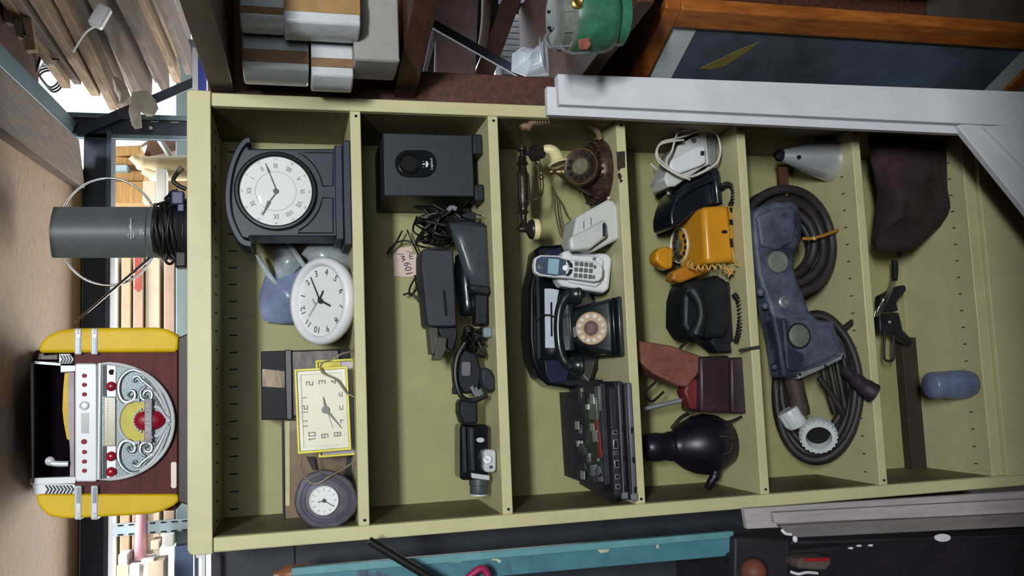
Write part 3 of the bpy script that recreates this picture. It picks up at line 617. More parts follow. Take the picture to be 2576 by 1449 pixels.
# grille
def D_(k, x0=250, dx=186, cy=1060, ry=146): return [(x0, cy-ry*k)]+[(x0+dx*k*math.sin(R(a))**.86, cy-ry*k*math.cos(R(a))) for a in range(6, 180, 6)]+[(x0, cy+ry*k)]
gr = part('speaker_grille', M().ext(D_(1), jy-.002, .012), mat('silver_mesh', (120, 132, 136), .5, .5, var=.4, scale=420), jb)
sc = 1
def flat(pl, y): return [at(px, py, y) for px, py in pl]
m = M(); m.tube(flat(D_(1.0), jy-.004), .0042, 8, closed=True, sm=1); part('grille_rim', m, SILV, gr)
def spiral(cx_, cy_, r0, a0, turns, tail, r=.0034):
    pts = []
    for k in range(20):
        t = k/19; rr_ = r0*(.12+.88*t); q = R(a0+360*turns*(t-1)); pts.append((cx_+rr_*math.cos(q), cy_+rr_*math.sin(q)))
    return M().tube(flat(pts+tail, jy-.006), [r*.7]*10+[r]*40, 7)
for s in (-1, 1):
    Yp = lambda d: 1060+s*d
    def mir(pl): return [(px, Yp(d)) for px, d in pl]
    a = 1
    part('scroll', M().tube(flat(mir([(334, 66), (327, 62), (322, 68), (328, 77), (338, 74), (339, 60), (328, 50), (312, 50), (302, 62), (298, 82), (302, 104), (316, 122), (336, 130), (356, 124)]), jy-.005), [.002, .003, .004, .0045, .0045, .0045, .004, .004], 8), ORN, gr)
    part('scroll', M().tube(flat(mir([(344, 104), (338, 100), (335, 107), (342, 113), (350, 112), (356, 104), (366, 96), (384, 82)]), jy-.005), .0028, 8), ORN, gr)
    part('scroll', M().tube(flat(mir([(372, 64), (364, 62), (362, 70), (370, 77), (380, 74), (382, 62), (374, 54), (362, 54), (354, 62), (354, 78), (366, 88)]), jy-.005), .0034, 8), ORN, gr)
    for j, pl in enumerate([[(330, 132), (362, 120), (392, 90), (414, 46), (426, 12)], [(362, 108), (388, 84), (408, 48), (424, 12)], [(376, 90), (398, 64), (412, 36), (424, 10)], [(388, 66), (402, 44), (422, 10)], [(384, 36), (400, 34), (422, 6)]]):
        part('plume', M().tube(flat(mir(pl), jy-.005), [.002, .0042, .0045, .0042, .0036, .003], 8), SILV if j % 2 == 0 else ORN, gr)
part('medallion_frame', M().tube(flat(ellpts(342, 1060, 44, 54, 24, 78, 282), jy-.006), .0035, 8, sm=1), SILV, gr)
part('yellow_lens', M().ext(ellpts(341, 1060, 39, 49, 24, 90, 270)+[(366, 1010), (366, 1110)][::-1][:0]+[(364, 1012), (364, 1108)], jy-.005, .005), mat('lime_yellow_lens', (182, 172, 24), .5), gr)
part('red_lens', M().lathe(at(376, 1058, jy-.005), -Y_, [(.028, 0), (.025, .005), (.016, .009), (.001, .011)], 28).xf(Matrix.Translation(at(376, 1058, 0))@Matrix.Diagonal((.78, 1, 1.16, 1))@Matrix.Translation(-at(376, 1058, 0))), mat('ruby_lens', (140, 14, 38), .35), gr, smooth=60)
m = M()
for k in range(13):
    q = R(90+15*k); p = at(372+36*math.cos(q), 1058+32*math.sin(q), jy-.008); m.ell(p, .0032, .003, .0032, 8)
part('pearl_beads', m, SILV, gr, kind='stuff')
pl = part('name_plate', M().ext(rrect(363, 1003, 383, 1114, 3), jy-.018, .012), mat('mauve_pewter', (128, 122, 128), .55, .2, var=.1), gr, bevel=.0015)
text('lettering', 'JUKEBOX', .0175, at(373.5, 1058, jy-.0186), X, Z, mat('pale_pewter_letters', (190, 184, 188), .6), gr, .0016, sx=1.0)
part('tip_gem', M().ell(at(424, 1058, jy-.007), .005, .004, .006, 10), SILV, gr)
for y0, y1 in ((918, 997), (1123, 1203)):
    part('knob_strip', M().ext([(269, y0), (291, y0), (291, y1), (269, y1)], jy-.0045, .004), WHITE, gr)
    part('legend_strip', M().ext([(258, y0), (268, y0), (268, y1), (258, y1)], jy-.004, .003), DARK, gr)
for py in (972, 1148, 1187): part('red_knob', M().lathe(at(280, py, jy-.004), -Y_, [(.0105, 0), (.0095, .006), (.005, .0085), (.001, .009)], 18), REDK, gr, smooth=60)
part('jack_hole', M().cyl(at(281, 936, jy-.0052), at(281, 936, jy-.003), .006, n=16), HOLE, gr)
part('dial_window', M().ext([(262, 999), (291, 999), (291, 1122), (262, 1122)], jy-.006, .006), OLIVE, gr, bevel=.001)
m = M()
for k in range(16): m.box(*sorted((at(270, 1006+k*7, 0).x, at(270, 1009+k*7, 0).x)), jy-.0068, jy-.006, at(274, 1060, jy).z, at(270, 1060, jy).z)
part('dial_marks', m, mat('pale_olive_ink', (190, 186, 130), .5), gr, kind='stuff')
part('paper_tag', M().ext(rrect(430, 1162, 444, 1228, 5), jy+.0065, .003), mat('aged_white_label', (232, 222, 214), .7), jb)
bz = lambda px: at(px, 1060, jy).z
part('base', M().hexa([at(447, 850, jy-.005), at(447, 1262, jy-.005), Vector((at(462, 1275, jy-.01).x, jy-.01, 2.0845)), Vector((at(462, 836, jy-.01).x, jy-.01, 2.0845))],
     [at(447, 850, jy-.005)+Y_*JD, at(447, 1262, jy-.005)+Y_*JD, Vector((at(462, 1275, jy-.01).x, jy+JD, 2.0845)), Vector((at(462, 836, jy-.01).x, jy+JD, 2.0845))]), mat('dark_brown_base', (44, 32, 32), .5), jb, bevel=.003)

# ---------------------------------------------------------------- indoor antenna
ay = .10
an = thing('indoor_antenna', 'grey indoor television antenna with chrome ring and cord wound base', 'antenna', (at(440, 583, ay).x, ay, 2.0845))
m = M(); loops = []
def arc(px, d=0, k=11):
    a, b = at(px, 520, ay), at(px-4, 647, ay); o = []
    for i in range(k):
        t = i/(k-1); p = a.lerp(b, t); o.append(p-Y_*(.028*math.sin(math.pi*t)-d))
    return o
for px in (134, 200, 260, 330, 372): loops.append(arc(px)+[p+Y_*.012 for p in arc(px)][::-1])
part('panel', M().loft(loops), mat('warm_grey_plastic', (78, 86, 86), .5, var=.06, scale=30), an, bevel=.001)
part('lower_panel', M().loft([arc(px, -.001)+[p+Y_*.012 for p in arc(px)][::-1] for px in (373.5, 407)]), MATS['warm_grey_plastic'], an, bevel=.001)
ring = [at(272-127*math.cos(R(q)), 583+135*math.sin(R(q)), ay+.012) for q in range(0, 360, 10)]
part('loop', M().tube(ring, .0028, 8, closed=True, sm=2), CHROME, an, smooth=60)
part('dipole_rod', M().tube([at(398, 632, ay+.02), at(300, 715, ay-.01), at(190, 810, ay-.04)], [.0036, .0032, .0028, .0024], 8), CHROME, an, smooth=60)
part('base', M().lathe((at(440, 580, ay).x, ay+.01, 2.0845), Z, [(.075, 0), (.078, .012), (.066, .03), (.058, .05), (.056, .085), (.03, .088)], 28), BLACK, an, smooth=40)
m = text('logo_letters', 'ge', .015, at(354, 583, ay-.0292), X, Z, mat('white_print', (205, 208, 210), .6), an, .001)
m = M()
for px, a_, b_ in ((330, 550, 602), (327, 566, 576), (336, 584, 600), (323, 588, 594)):
    p, q = at(px, a_, ay-.027), at(px, b_, ay-.027); m.obox((p+q)/2, (q-p)/2, Y_*.002, Z*.0008)
part('small_print', m, MATS['white_print'], an, kind='stuff')
cxy = Vector((at(440, 580, ay).x, ay+.01, 0)); m = M(); pts = []
for k in range(0, 12*9+1):
    q = 2*math.pi*k/12; rr_ = .068-.00008*k+.004*math.sin(k*.9)
    pts.append(Vector((cxy.x+rr_*math.cos(q), cxy.y+rr_*math.sin(q), 2.094+.072*k/108+.004*math.sin(k*1.7))))
m.tube(pts, .004, 7, sm=2)
m.tube([pts[-1], at(424, 505, ay-.05), at(416, 500, ay-.04), at(430, 488, ay-.03), at(444, 478, ay)], .0035, 7)
m.tube([at(420, 640, ay-.05), at(416, 656, ay-.05), at(428, 664, ay-.045), at(440, 652, ay-.04), at(430, 640, ay-.04)], .0032, 7)
part('wound_cord', m, CORDB, an, smooth=60)
tg = thing('cable_tangle', 'navy and black cable bundle lying beside the antenna base', 'cables', at(462, 500, .05))
m = M(); r2 = random.Random(3)
for k in range(7):
    c = [at(440+r2.uniform(-14, 22), 490+r2.uniform(-10, 36), .04+r2.uniform(0, .05)) for _ in range(6)]
    m.tube([Vector((v.x, v.y, max(v.z, 2.092))) for v in c], .0045, 7)
part('cords', m, CORDB, tg, smooth=60, kind='stuff')
part('navy_plug', M().obox(at(448, 500, .045), X*.016, Y_*.012, Z*.014), mat('navy_plastic', (38, 44, 84), .4), tg, bevel=.004)
part('navy_plug', M().obox(at(456, 524, .045), X*.010, Y_*.010, Z*.008), MATS['navy_plastic'], tg, bevel=.003)
m = M().tube([at(478, 470, .08), at(452, 446, .085), at(438, 442, .085), at(426, 452, .085), at(410, 448, .085)], .0035, 8)
m = M().tube([at(468, 476, .08), at(446, 465, .08), at(436, 452, .08), at(452, 428, .085), at(458, 422, .085)], .005, 8)
part('stiff_lead', m, CORDB, tg, smooth=60)
part('lead_tip', M().cyl(at(448, 433, .085), at(459, 421, .085), .0065, n=12), mat('brown_plug', (86, 74, 70), .5), tg)
solo('black_power_brick', M().obox(at(452, 655, .05)+Z*-.004, X*.018, Y_*.02, Z*.012), BLACK, 'black power brick lying left of the antenna base', 'adapter', bevel=.004)
# ---------------------------------------------------------------- flat face helpers
class Fr:
    def __init__(s, c, right=X, up=Z):
        s.c = Vector(c); s.r = Vector(right).normalized(); s.u = (Vector(up)-s.r*Vector(up).dot(s.r)).normalized(); s.n = s.r.cross(s.u)
    def p(s, u, v, n=0): return s.c+s.r*u+s.u*v+s.n*n
    def im(s, px, py, n=0):        # point of the face plane behind an image position, lifted by n
        d = _ray(px, py); t = (s.c-CAM).dot(s.n)/d.dot(s.n); return CAM+d*t+s.n*n
    def disc(s, r, n0, n1, k=48, rin=None, u=0, v=0):
        o = [s.p(u+r*math.cos(2*math.pi*i/k), v+r*math.sin(2*math.pi*i/k), n0) for i in range(k)]
        if rin is None: return M().prism(o, s.n*(n1-n0))
        i_ = [s.p(u+rin*math.cos(2*math.pi*i/k), v+rin*math.sin(2*math.pi*i/k), n0) for i in range(k)]
        return M().ring(o, i_, s.n*(n1-n0))
    def bar(s, a, b, w0, w1, n, t=.001):    # tapered bar between two 3-D points on the face
        d = (b-a).normalized(); q = d.cross(s.n)
        return M().prism([a+q*w0/2+s.n*n, a-q*w0/2+s.n*n, b-q*w1/2+s.n*n, b+q*w1/2+s.n*n], s.n*t)
SEG = {'0': [(0, 0, 1, 0), (1, 0, 1, 2), (1, 2, 0, 2), (0, 2, 0, 0)], '1': [(.6, 0, .6, 2), (.6, 2, .3, 1.8)], '2': [(0, 2, 1, 2), (1, 2, 1, 1), (1, 1, 0, 1), (0, 1, 0, 0), (0, 0, 1, 0)],
       '3': [(0, 2, 1, 2), (1, 2, 1, 0), (1, 0, 0, 0), (.3, 1, 1, 1)], '4': [(.75, 0, .75, 2), (.75, 2, 0, .7), (0, .7, 1, .7)], '5': [(1, 2, 0, 2), (0, 2, 0, 1.1), (0, 1.1, 1, 1.1), (1, 1.1, 1, 0), (1, 0, 0, 0)],
       '6': [(1, 2, 0, 2), (0, 2, 0, 0), (0, 0, 1, 0), (1, 0, 1, 1), (1, 1, 0, 1)], '7': [(0, 2, 1, 2), (1, 2, .4, 0)], '8': [(0, 0, 1, 0), (1, 0, 1, 2), (1, 2, 0, 2), (0, 2, 0, 0), (0, 1, 1, 1)],
       '9': [(0, 0, 1, 0), (1, 0, 1, 2), (1, 2, 0, 2), (0, 2, 0, 1), (0, 1, 1, 1)]}
def segs(fr, s, c, h, n, w=.0022, right=None, up=None):
    m = M(); r = (right or fr.r); u = (up or fr.u); hw = h*.55; gap = h*.28; tot = len(s)*hw+(len(s)-1)*gap
    for i, ch in enumerate(s):
        for x0, y0, x1, y1 in SEG[ch]:
            f = lambda x, y: c+r*(i*(hw+gap)-tot/2+x*hw)+u*((y/2-.5)*h)
            a, b = f(x0, y0), f(x1, y1); d = (b-a).normalized()*w*.4
            m.v, m.f = (lambda mm: (mm.v, mm.f))(m.add(*(lambda k: (k.v, k.f))(fr.bar(a-d, b+d, w, w, n, .0006))))
    return m
INK = mat('dark_clock_ink', (58, 60, 62), .5); GINK = mat('grey_clock_ink', (128, 128, 118), .5)
IVORY = mat('ivory_dial', (232, 236, 230), .45, var=.02)

# ---------------------------------------------------------------- top compartment: clocks
z1 = ZS[0]
cy0 = .02
MC = mat('blue_black_clock_case', (32, 38, 54), .45, var=.12, scale=12)
mc = thing('mantel_clock', 'blue black mantel clock with arched hood and large white dial', 'clock', (at(880, 482, cy0).x, .06, z1))
zb = lambda px, y: at(px, 482, y).z
body = M().ext([(846, 374), (626, 374), (622, 362), (604, 366), (586, 400), (574, 440), (570, 482), (574, 528), (588, 570), (606, 598), (626, 602), (630, 595), (848, 596)], cy0, .10)
part('case', body, MC, mc, bevel=.004)
x0, x1 = at(880, 616, 0).x, at(880, 352, 0).x
part('plinth', M().box(x0+.012, x1-.012, .004, .13, z1+.018, at(843, 482, .004).z), MC, mc, bevel=.003)
part('plinth_step', M().box(x0, x1, .001, .135, z1, z1+.018), MC, mc, bevel=.003)
hood = [(628, 344), (612, 350), (594, 374), (576, 420), (566, 482), (570, 540), (586, 585), (606, 614), (632, 622)]
hin = [(632, 360), (620, 362), (604, 384), (588, 426), (580, 482), (583, 534), (597, 574), (614, 600), (634, 606)]
sm2 = lambda pl: [(v.x, v.y) for v in crom([Vector((a, b, 0)) for a, b in pl], 4)]
hood = sm2(hood); hin = sm2(hin); m = M(); n_ = len(hood)
for a in range(n_-1):
    q = [hood[a], hood[a+1], hin[a+1], hin[a]]; m.prism([at(px, py, cy0-.012) for px, py in q], (0, .11, 0))
part('hood_moulding', m, MC, mc, bevel=.002)
f = Fr(at(694, 482, cy0)); r = (at(602, 482, cy0)-at(786, 482, cy0)).length/2
part('bezel', f.disc(r*1.13, .0, .012, 56, r*.99), BLACKGL, mc, bevel=.003)
dial = part('dial', f.disc(r*1.0, .0, .004, 56), IVORY, mc)
part('minute_ring', f.disc(r*.565, .0042, .0046, 56, r*.555), GINK, dial)
for k, s in enumerate(['XII', 'I', 'II', 'III', 'IIII', 'V', 'VI', 'VII', 'VIII', 'IX', 'X', 'XI']):
    q = R(30*k); rad = f.r*math.sin(q)+f.u*math.cos(q); tan = f.r*math.cos(q)-f.u*math.sin(q)
    if 3 < k < 9: pass
    text('numeral', s, r*.20, f.c+rad*r*.72+f.n*.0044, tan, rad, INK, dial, .0006, sx=.8)
    text('minute_number', str(5*k or 60), r*.085, f.c+rad*r*.92+f.n*.0044, tan, rad, GINK, dial, .0006)
a = f.im(668, 413); part('minute_hand', f.bar(f.im(699, 488), a, .0030, .0016, .0062), INK, dial); part('minute_hand_tip', f.bar(f.im(677, 434), a, .0055, .0008, .0064), INK, dial)
part('hour_hand', f.bar(f.im(697, 484), f.im(672, 516), .0030, .0026, .0055), INK, dial); part('hour_hand_tip', f.bar(f.im(678, 508), f.im(661, 542), .0085, .001, .0056), INK, dial)
part('hand_boss', f.disc(.006, .0046, .0075, 16), INK, dial)
part('glass', M().lathe(f.c+f.n*.006, f.n, [(r*.99, 0), (r*.9, .006), (r*.7, .012), (r*.4, .016), (.001, .018)], 48), glass('clock_glass', (235, 240, 245), .04, .06), mc, smooth=80)
for sgn, (p0, p1) in ((0, (384, 468)), (1, (498, 586))):
    pl = [(745, p0), (838, p0), (838, p1), (815, p1)] if sgn == 0 else [(815, p0), (838, p0), (838, p1), (745, p1)]
    ar = ellpts(694, 482, 118, 112, 8, -58 if sgn == 0 else 8, -8 if sgn == 0 else 60)
    pl = [(750, p0), (838, p0), (838, p1), (812, p1)]+[(a_, b_) for a_, b_ in ar[::-1]][:-1] if sgn == 0 else [(838, p0), (838, p1), (750, p1)]+ar[::-1]
    part('panel_moulding', M().tube([at(a_, b_, cy0-.0005) for a_, b_ in pl], .0016, 6, closed=True, sm=1), BLACKGL, mc)

# plastic bag
BAG = mat('blue_grey_plastic_film', (132, 146, 178), .3, var=.15, scale=10); FILM = mat('clear_film', (160, 170, 176), .22, var=.2, scale=12)
bgp = crumple([(649, 766), (653, 786), (666, 804), (707, 813), (738, 812), (790, 800), (880, 780), (886, 700), (800, 640), (753, 658), (722, 660), (692, 686), (668, 690), (655, 735)], .262, .045, .010, 22, 2, 9)
bag = thing('plastic_bag', 'crumpled blue grey plastic bag stuffed behind the round white clock', 'bag', at(880, 740, .2))
part('bag_body', bgp, BAG, bag, smooth=50)
part('bag_flap', crumple([(643, 640), (652, 640), (668, 668), (700, 712), (690, 716), (664, 690)], .225, .004, .006, 30, 4), FILM, bag, smooth=40)
part('bag_flap', crumple([(694, 612), (726, 612), (744, 640), (762, 662), (740, 690), (700, 700), (690, 676)], .235, .012, .008, 26, 8), FILM, bag, smooth=40)
part('bag_tie', M().tube([at(722, 606, .21), at(744, 640, .21), at(770, 676, .21)], [.006, .008, .007], 8), FILM, bag)
solo('clear_film_wrap', crumple([(762, 640), (780, 610), (820, 606), (848, 608), (872, 624), (882, 660), (880, 700), (840, 690), (790, 660)], .19, .02, .012, 26, 12, 8), FILM, 'crumpled clear film between the mantel clock and the white clock', 'film', smooth=30)

# white wall clock leaning back
th = R(50); wc = thing('round_wall_clock', 'round white plastic wall clock leaning back with black numerals', 'clock', at(888, 757, .02))
q = R(15)
upv = Vector((0, math.sin(th), math.cos(th))); cen = at(805, 757, .095)
f = Fr(cen, X*math.cos(q)+upv*math.sin(q), upv*math.cos(q)-X*math.sin(q)); r = .1035
part('rim', M().lathe(f.c-f.n*.022, f.n, [(r*.93, 0), (r*.99, .006), (r, .016), (r*.985, .024), (r*.93, .030), (r*.86, .031), (r*.82, .028), (r*.80, .018), (r*.79, .014)], 64, caps=False), WHITE, wc, smooth=50)
part('rear_shell', f.disc(r*.94, -.024, -.012, 48), WHITE, wc)
dial = part('dial', f.disc(r*.815, -.012, -.006, 56), mat('white_dial', (232, 234, 232), .5, var=.01), wc)
for k in range(12):
    q = R(30*k); rad = f.r*math.sin(q)+f.u*math.cos(q); tan = f.r*math.cos(q)-f.u*math.sin(q)
    text('numeral', str(k or 12), .0225, f.c+rad*r*.655-f.n*.0058, tan, rad, INK, dial, .0006)
part('minute_hand', f.bar(f.im(803, 757), f.im(779, 697), .004, .0022, -.003), INK, dial)
part('hand_tail', f.bar(f.im(801, 755), f.im(811, 731), .0042, .0042, -.0028), INK, dial)
part('hour_hand', f.bar(f.im(798, 752), f.im(829, 769), .0050, .0046, -.0018), INK, dial)
part('second_hand', f.bar(f.im(800, 755), f.im(776, 796), .0012, .0008, -.001), GINK, dial)
part('alarm_hand', f.bar(f.im(789, 764), f.im(783, 752), .004, .004, -.004), mat('pale_hand', (178, 180, 180), .5), dial)
part('hand_boss', f.disc(.0065, -.004, .0005, 16), INK, dial)
part('set_notch', M().ell(at(884, 755, .03), .012, .004, .004, 12), GREYPL, wc)

# dark box and stone slab behind
kb = thing('glossy_black_box', 'glossy black box with tan reflection standing behind the yellow clocks', 'box', at(880, 970, .2))
GB = mat('glossy_black_lacquer', (20, 20, 27), .5, var=.25, scale=6, spec=.2)
p, q = at(658, 1057, .17), at(722, 882, .17)
part('upper_panel', M().box(p.x, q.x, .17, .27, z1, p.z), GB, kb, bevel=.002)
part('tan_reflection', M().ext([(660, 928), (716, 934), (716, 976), (660, 972)], .1685, .004), mat('tan_reflection_streaks', (176, 152, 112), .35, scale=14, stretch=(1, 1, 6), col2=(80, 66, 54)), kb)  # reflection on the glossy front, painted as a tan streaked patch
part('black_edge', M().ext([(716, 880), (734, 880), (736, 1056), (720, 1056)], .15, .03), BLACKGL, kb, bevel=.002)
part('edge_knob', M().ell(at(737, 1048, .145), .004, .004, .004, 10), BLACKGL, kb)
part('stone_face', M().ext([(735, 884), (850, 880), (884, 1056), (738, 1056)], .155, .02), mat('veined_stone', (128, 118, 112), .45, scale=16, stretch=(1.2, 1, 5), col2=(66, 60, 66)), kb, bevel=.002)

# yellow square clocks
YF = mat('lemon_plastic', (226, 218, 80), .35, var=.05); FACE = mat('cream_dial', (226, 224, 200), .4, var=.02)
def sqclock(cor, y, tilt, lb, face, nums=True, wall=.022):
    a, b, c, d_ = [at(px, py, y) for px, py in cor]       # TR, TL, BL, BR in the upright view
    cen = (a+b+c+d_)/4; rt_ = ((a-b)+(d_-c)).normalized(); up_ = ((a-d_)+(b-c)).normalized(); up_ = (up_+Y_*tilt).normalized()
    fr = Fr(cen, rt_, up_); w_ = ((a-b).length+(d_-c).length)/4; h_ = ((a-d_).length+(b-c).length)/4
    o = thing('square_wall_clock', lb, 'clock', fr.p(0, -h_, -.01))
    def rc(sw, sh, n): return [fr.p(-sw, -sh, n), fr.p(sw, -sh, n), fr.p(sw, sh, n), fr.p(-sw, sh, n)]
    part('frame', M().ring(rc(w_, h_, -wall), rc(w_-.005, h_-.005, -wall), fr.n*wall), YF, o, bevel=.0012)
    return o, fr, w_, h_, rc
o, fr, w_, h_, rc = sqclock([(795, 904), (800, 1150), (900, 1146), (888, 904)], .09, .0, 'yellow framed clock mostly hidden behind the square yellow clock', None)
part('back_panel', M().prism(rc(w_-.004, h_-.004, -.020), fr.n*.008), mat('lavender_white', (206, 198, 220), .4), o)
part('yellow_band', M().prism([fr.p(w_-.006, -h_+.03, -.010), fr.p(w_-.04, -h_+.03, -.010), fr.p(w_-.04, h_-.006, -.010), fr.p(w_-.006, h_-.006, -.010)], fr.n*.002), YF, o)
o, fr, w_, h_, rc = sqclock([(740, 928), (749, 1144), (884, 1130), (874, 922)], .045, .05, 'square yellow wall clock with cream face and angular numerals', None)
fp = part('dial', M().prism(rc(w_-.005, h_-.005, -.014), fr.n*.006), FACE, o)
part('bevel_rim', M().ring(rc(w_-.005, h_-.005, -.008), rc(w_-.014, h_-.014, -.008), fr.n*.003), mat('pale_cream_plastic', (232, 232, 214), .35), o, bevel=.002)
zi = lambda x, y: fr.im(640+x/4.83, 860+y/4.83)
for s, x, y in (('12', 605, 830), ('1', 595, 685), ('2', 670, 505), ('3', 820, 490), ('4', 970, 485), ('5', 1070, 635), ('6', 1075, 800), ('7', 1085, 965), ('8', 1010, 1125), ('9', 855, 1145), ('10', 700, 1155), ('11', 605, 1000)):
    part('numeral', segs(fr, s, zi(x, y), .0135, -.0075, .0021), GINK, fp)
part('minute_hand', fr.bar(zi(868, 822), zi(1060, 1050), .0062, .001, -.004), GINK, fp); part('hour_hand', fr.bar(zi(870, 840), zi(832, 665), .0075, .001, -.003), GINK, fp)
part('second_hand', fr.bar(zi(870, 825), zi(955, 1050), .0008, .0005, -.005), mat('pale_hand', (178, 180, 180), .5), fp)
part('hand_boss', fr.disc(.0085, -.008, -.001, 16, None, *(lambda v: ((v-fr.c).dot(fr.r), (v-fr.c).dot(fr.u)))(zi(862, 825))), GINK, fp)
BCORD = mat('beige_cord', (150, 136, 112), .5)
solo('clock_cord', M().tube([at(893, 874, .05), at(884, 884, .02), at(860, 890, .0), at(836, 904, .0), at(813, 912, .02), at(806, 925, .03), at(812, 938, .03), at(828, 946, .03), at(846, 955, .03), at(862, 975, .03), at(874, 990, .03), at(893, 999, .03)], .0021, 8), BCORD, 'thin beige cord curling over the square yellow clock', 'cord', smooth=60)

# amber framed board and slate clock
ab = thing('framed_board', 'brown amber board in a thin dark frame behind the slate clock', 'framed board', at(880, 1200, .2))
AMB = mat('amber_veined_board', (140, 116, 78), .3, scale=7, col2=(92, 78, 72), coat=.3)
p, q = at(716, 1332, .2), at(716, 1058, .2)
part('panel', M().box(p.x, q.x, .2, .215, z1, p.z), AMB, ab, bevel=.001)
part('frame_edge', M().box(p.x, q.x, .192, .22, p.z, p.z+.004), BLACK, ab)
part('pale_strip', M().ext([(718, 1060), (729, 1060), (729, 1272), (718, 1272)], .197, .004), mat('pale_straw_strip', (190, 182, 130), .4), ab)
part('dark_base', M().ext([(884, 1060), (900, 1060), (905, 1330), (700+150, 1334)], .19, .01), BLACK, ab)
part('inner_post', M().ext([(770, 1150), (790, 1150), (796, 1182), (786, 1182)], .18, .012), BLACK, ab)
ck = thing('slate_clock', 'small white dial clock set in a rough round slate disc', 'clock', at(902, 1257, .02))
SL = mat('slate', (98, 95, 108), .6, var=.18, scale=22, bump=.4)
r3 = random.Random(11); loop = []
for k in range(72):
    q = 2*math.pi*k/72; jx = 1+.02*math.sin(3*q+1)+.012*math.sin(7*q)+.008*math.sin(17*q)+r3.uniform(-.006, .006); loop.append((820+80*jx*math.cos(q), 1257+75*jx*math.sin(q)))
loop = [(min(px, 904), py) for px, py in loop]
lo = [[at(820+(px-820)*s_, 1257+(py-1257)*s_, y) for px, py in loop] for s_, y in ((.93, .06), (1, .05), (1, .03), (.95, .022), (.82, .018), (.80, .021), (.68, .015), (.66, .018), (.5, .014))]
part('stone', M().loft(lo), SL, ck, smooth=30)
f = Fr(at(815, 1259, .012)); r = (at(777, 1259, .012)-at(853, 1259, .012)).length/2
part('bezel', M().lathe(f.c-f.n*.004, f.n, [(r, 0), (r, .006), (r*.96, .009), (r*.9, .009), (r*.87, .006)], 48, caps=False), WHITE, ck, smooth=50)
dial = part('dial', f.disc(r*.9, -.002, .003, 40), mat('white_dial', (232, 234, 232)), ck)
for k in range(12):
    q = R(30*k); rad = f.r*math.sin(q)+f.u*math.cos(q)
    part('hour_mark', f.bar(f.c+rad*r*.66, f.c+rad*r*.82, .0022, .0022, .0031, .0005), mat('pale_hand', (178, 180, 180)), dial)
part('hour_hand', f.bar(f.c, f.im(799, 1263), .002, .0028, .004), GINK, dial); part('minute_hand', f.bar(f.c, f.im(839, 1273), .002, .0022, .005), GINK, dial)
part('hand_boss', f.disc(.0042, .003, .0065, 14), INK, dial)
solo('clock_cord', M().tube([at(758, 1150, .06), at(757, 1172, .05), at(764, 1196, .03), at(776, 1210, .016), at(790, 1217, .014), at(806, 1214, .012), at(830, 1198, .012), at(860, 1182, .03), at(893, 1160, .05)], .0022, 8), BCORD, 'thin beige cord draped over the top of the slate disc', 'cord', smooth=60)

# ---------------------------------------------------------------- second compartment: speaker, camera gear
z2 = ZS[1]; sy = .075
sw = thing('subwoofer', 'black box subwoofer with oval port and small white emblem', 'speaker', (at(1210, 415, sy).x, .17, z2))
SUB = mat('black_vinyl_wrap', (37, 41, 48), .5, var=.08, scale=30)
A, B = at(967, 492, sy), at(1188, 340, sy)
part('cabinet', M().box(A.x, B.x, sy, .285, B.z, A.z), SUB, sw, bevel=.003)
for p0, p1 in ((338, 388), (464, 506)):
    a, b = at(1188, p1, sy-.006), at(1212, p0, sy-.006)
    part('foot', M().box(a.x, b.x, sy-.008, sy+.05, z2, B.z+.001), BLACK, sw, bevel=.004)
    part('foot', M().box(a.x, b.x, .23, .283, z2, B.z+.001), BLACK, sw, bevel=.004)
pt = part('port_plate', M().ext(rrect(994, 377, 1099, 446, 33), sy-.003, .006), BLACKGL, sw, bevel=.0025)
f = Fr(at(1029, 412, sy-.003))
part('port_ring', M().lathe(f.c, f.n, [(.026, 0), (.026, .003), (.023, .005), (.020, .003), (.019, 0)], 32, caps=False), BLACKGL, pt)
part('port_hole', f.disc(.0195, .0, .001, 32), HOLE, pt)
WPR = mat('white_print', (205, 208, 210), .6)
text('lettering', 'Logitech', .0085, at(1085.5, 412, sy-.0036), X, Z, WPR, pt, .0006)
m = M().ext(ellpts(1071, 413, 7, 8, 12, -90, 90), sy-.0036, .0006); part('emblem', m, WPR, pt)
for a in ([(1069, 411), (1069, 415), (1062, 414), (1062, 412)], [(1067, 407), (1069, 409), (1065, 405), (1063, 406)], [(1067, 419), (1069, 417), (1065, 421), (1063, 420)]): part('emblem_ray', M().ext(a, sy-.0036, .0006), WPR, pt)
# cord tangle
tg = thing('cord_tangle', 'tangle of thin black cords with plugs under the subwoofer side', 'cords', at(1205, 570, .12))
m = M(); r2 = random.Random(5)
for k in range(15):
    c = [at(1040+r2.uniform(0, 140), 515+r2.uniform(0, 100), .10+r2.uniform(0, .13)) for _ in range(5)]
    m.tube(c, .0026, 6, sm=9)
part('cords', m, CORDB, tg, smooth=60, kind='stuff')
m = M(); 
for k in range(7):
    c = [at(1050+r2.uniform(0, 150), 500+r2.uniform(0, 100), .06+r2.uniform(0, .06)) for _ in range(4)]
    m.tube(c, .0042, 6, sm=9)
part('thick_cords', m, CORDB, tg, smooth=60, kind='stuff')
pg = part('mains_plug', M().ext([(1176, 530), (1198, 534), (1198, 556), (1178, 552), (1160, 542)], .05, .022), BLACK, tg, bevel=.003)
for (a, b) in (((1197, 539), (1216, 544)), ((1196, 549), (1213, 555))): part('prong', M().obox((at(*a, .055)+at(*b, .055))/2, (at(*b, .055)-at(*a, .055))/2, Y_*.003, X*.0009), CHROME, pg)
part('grey_connector', M().tube([at(1127, 530, .05), at(1136, 522, .05), at(1148, 526, .05)], .006, 10), GREYPL, tg)
m = M()
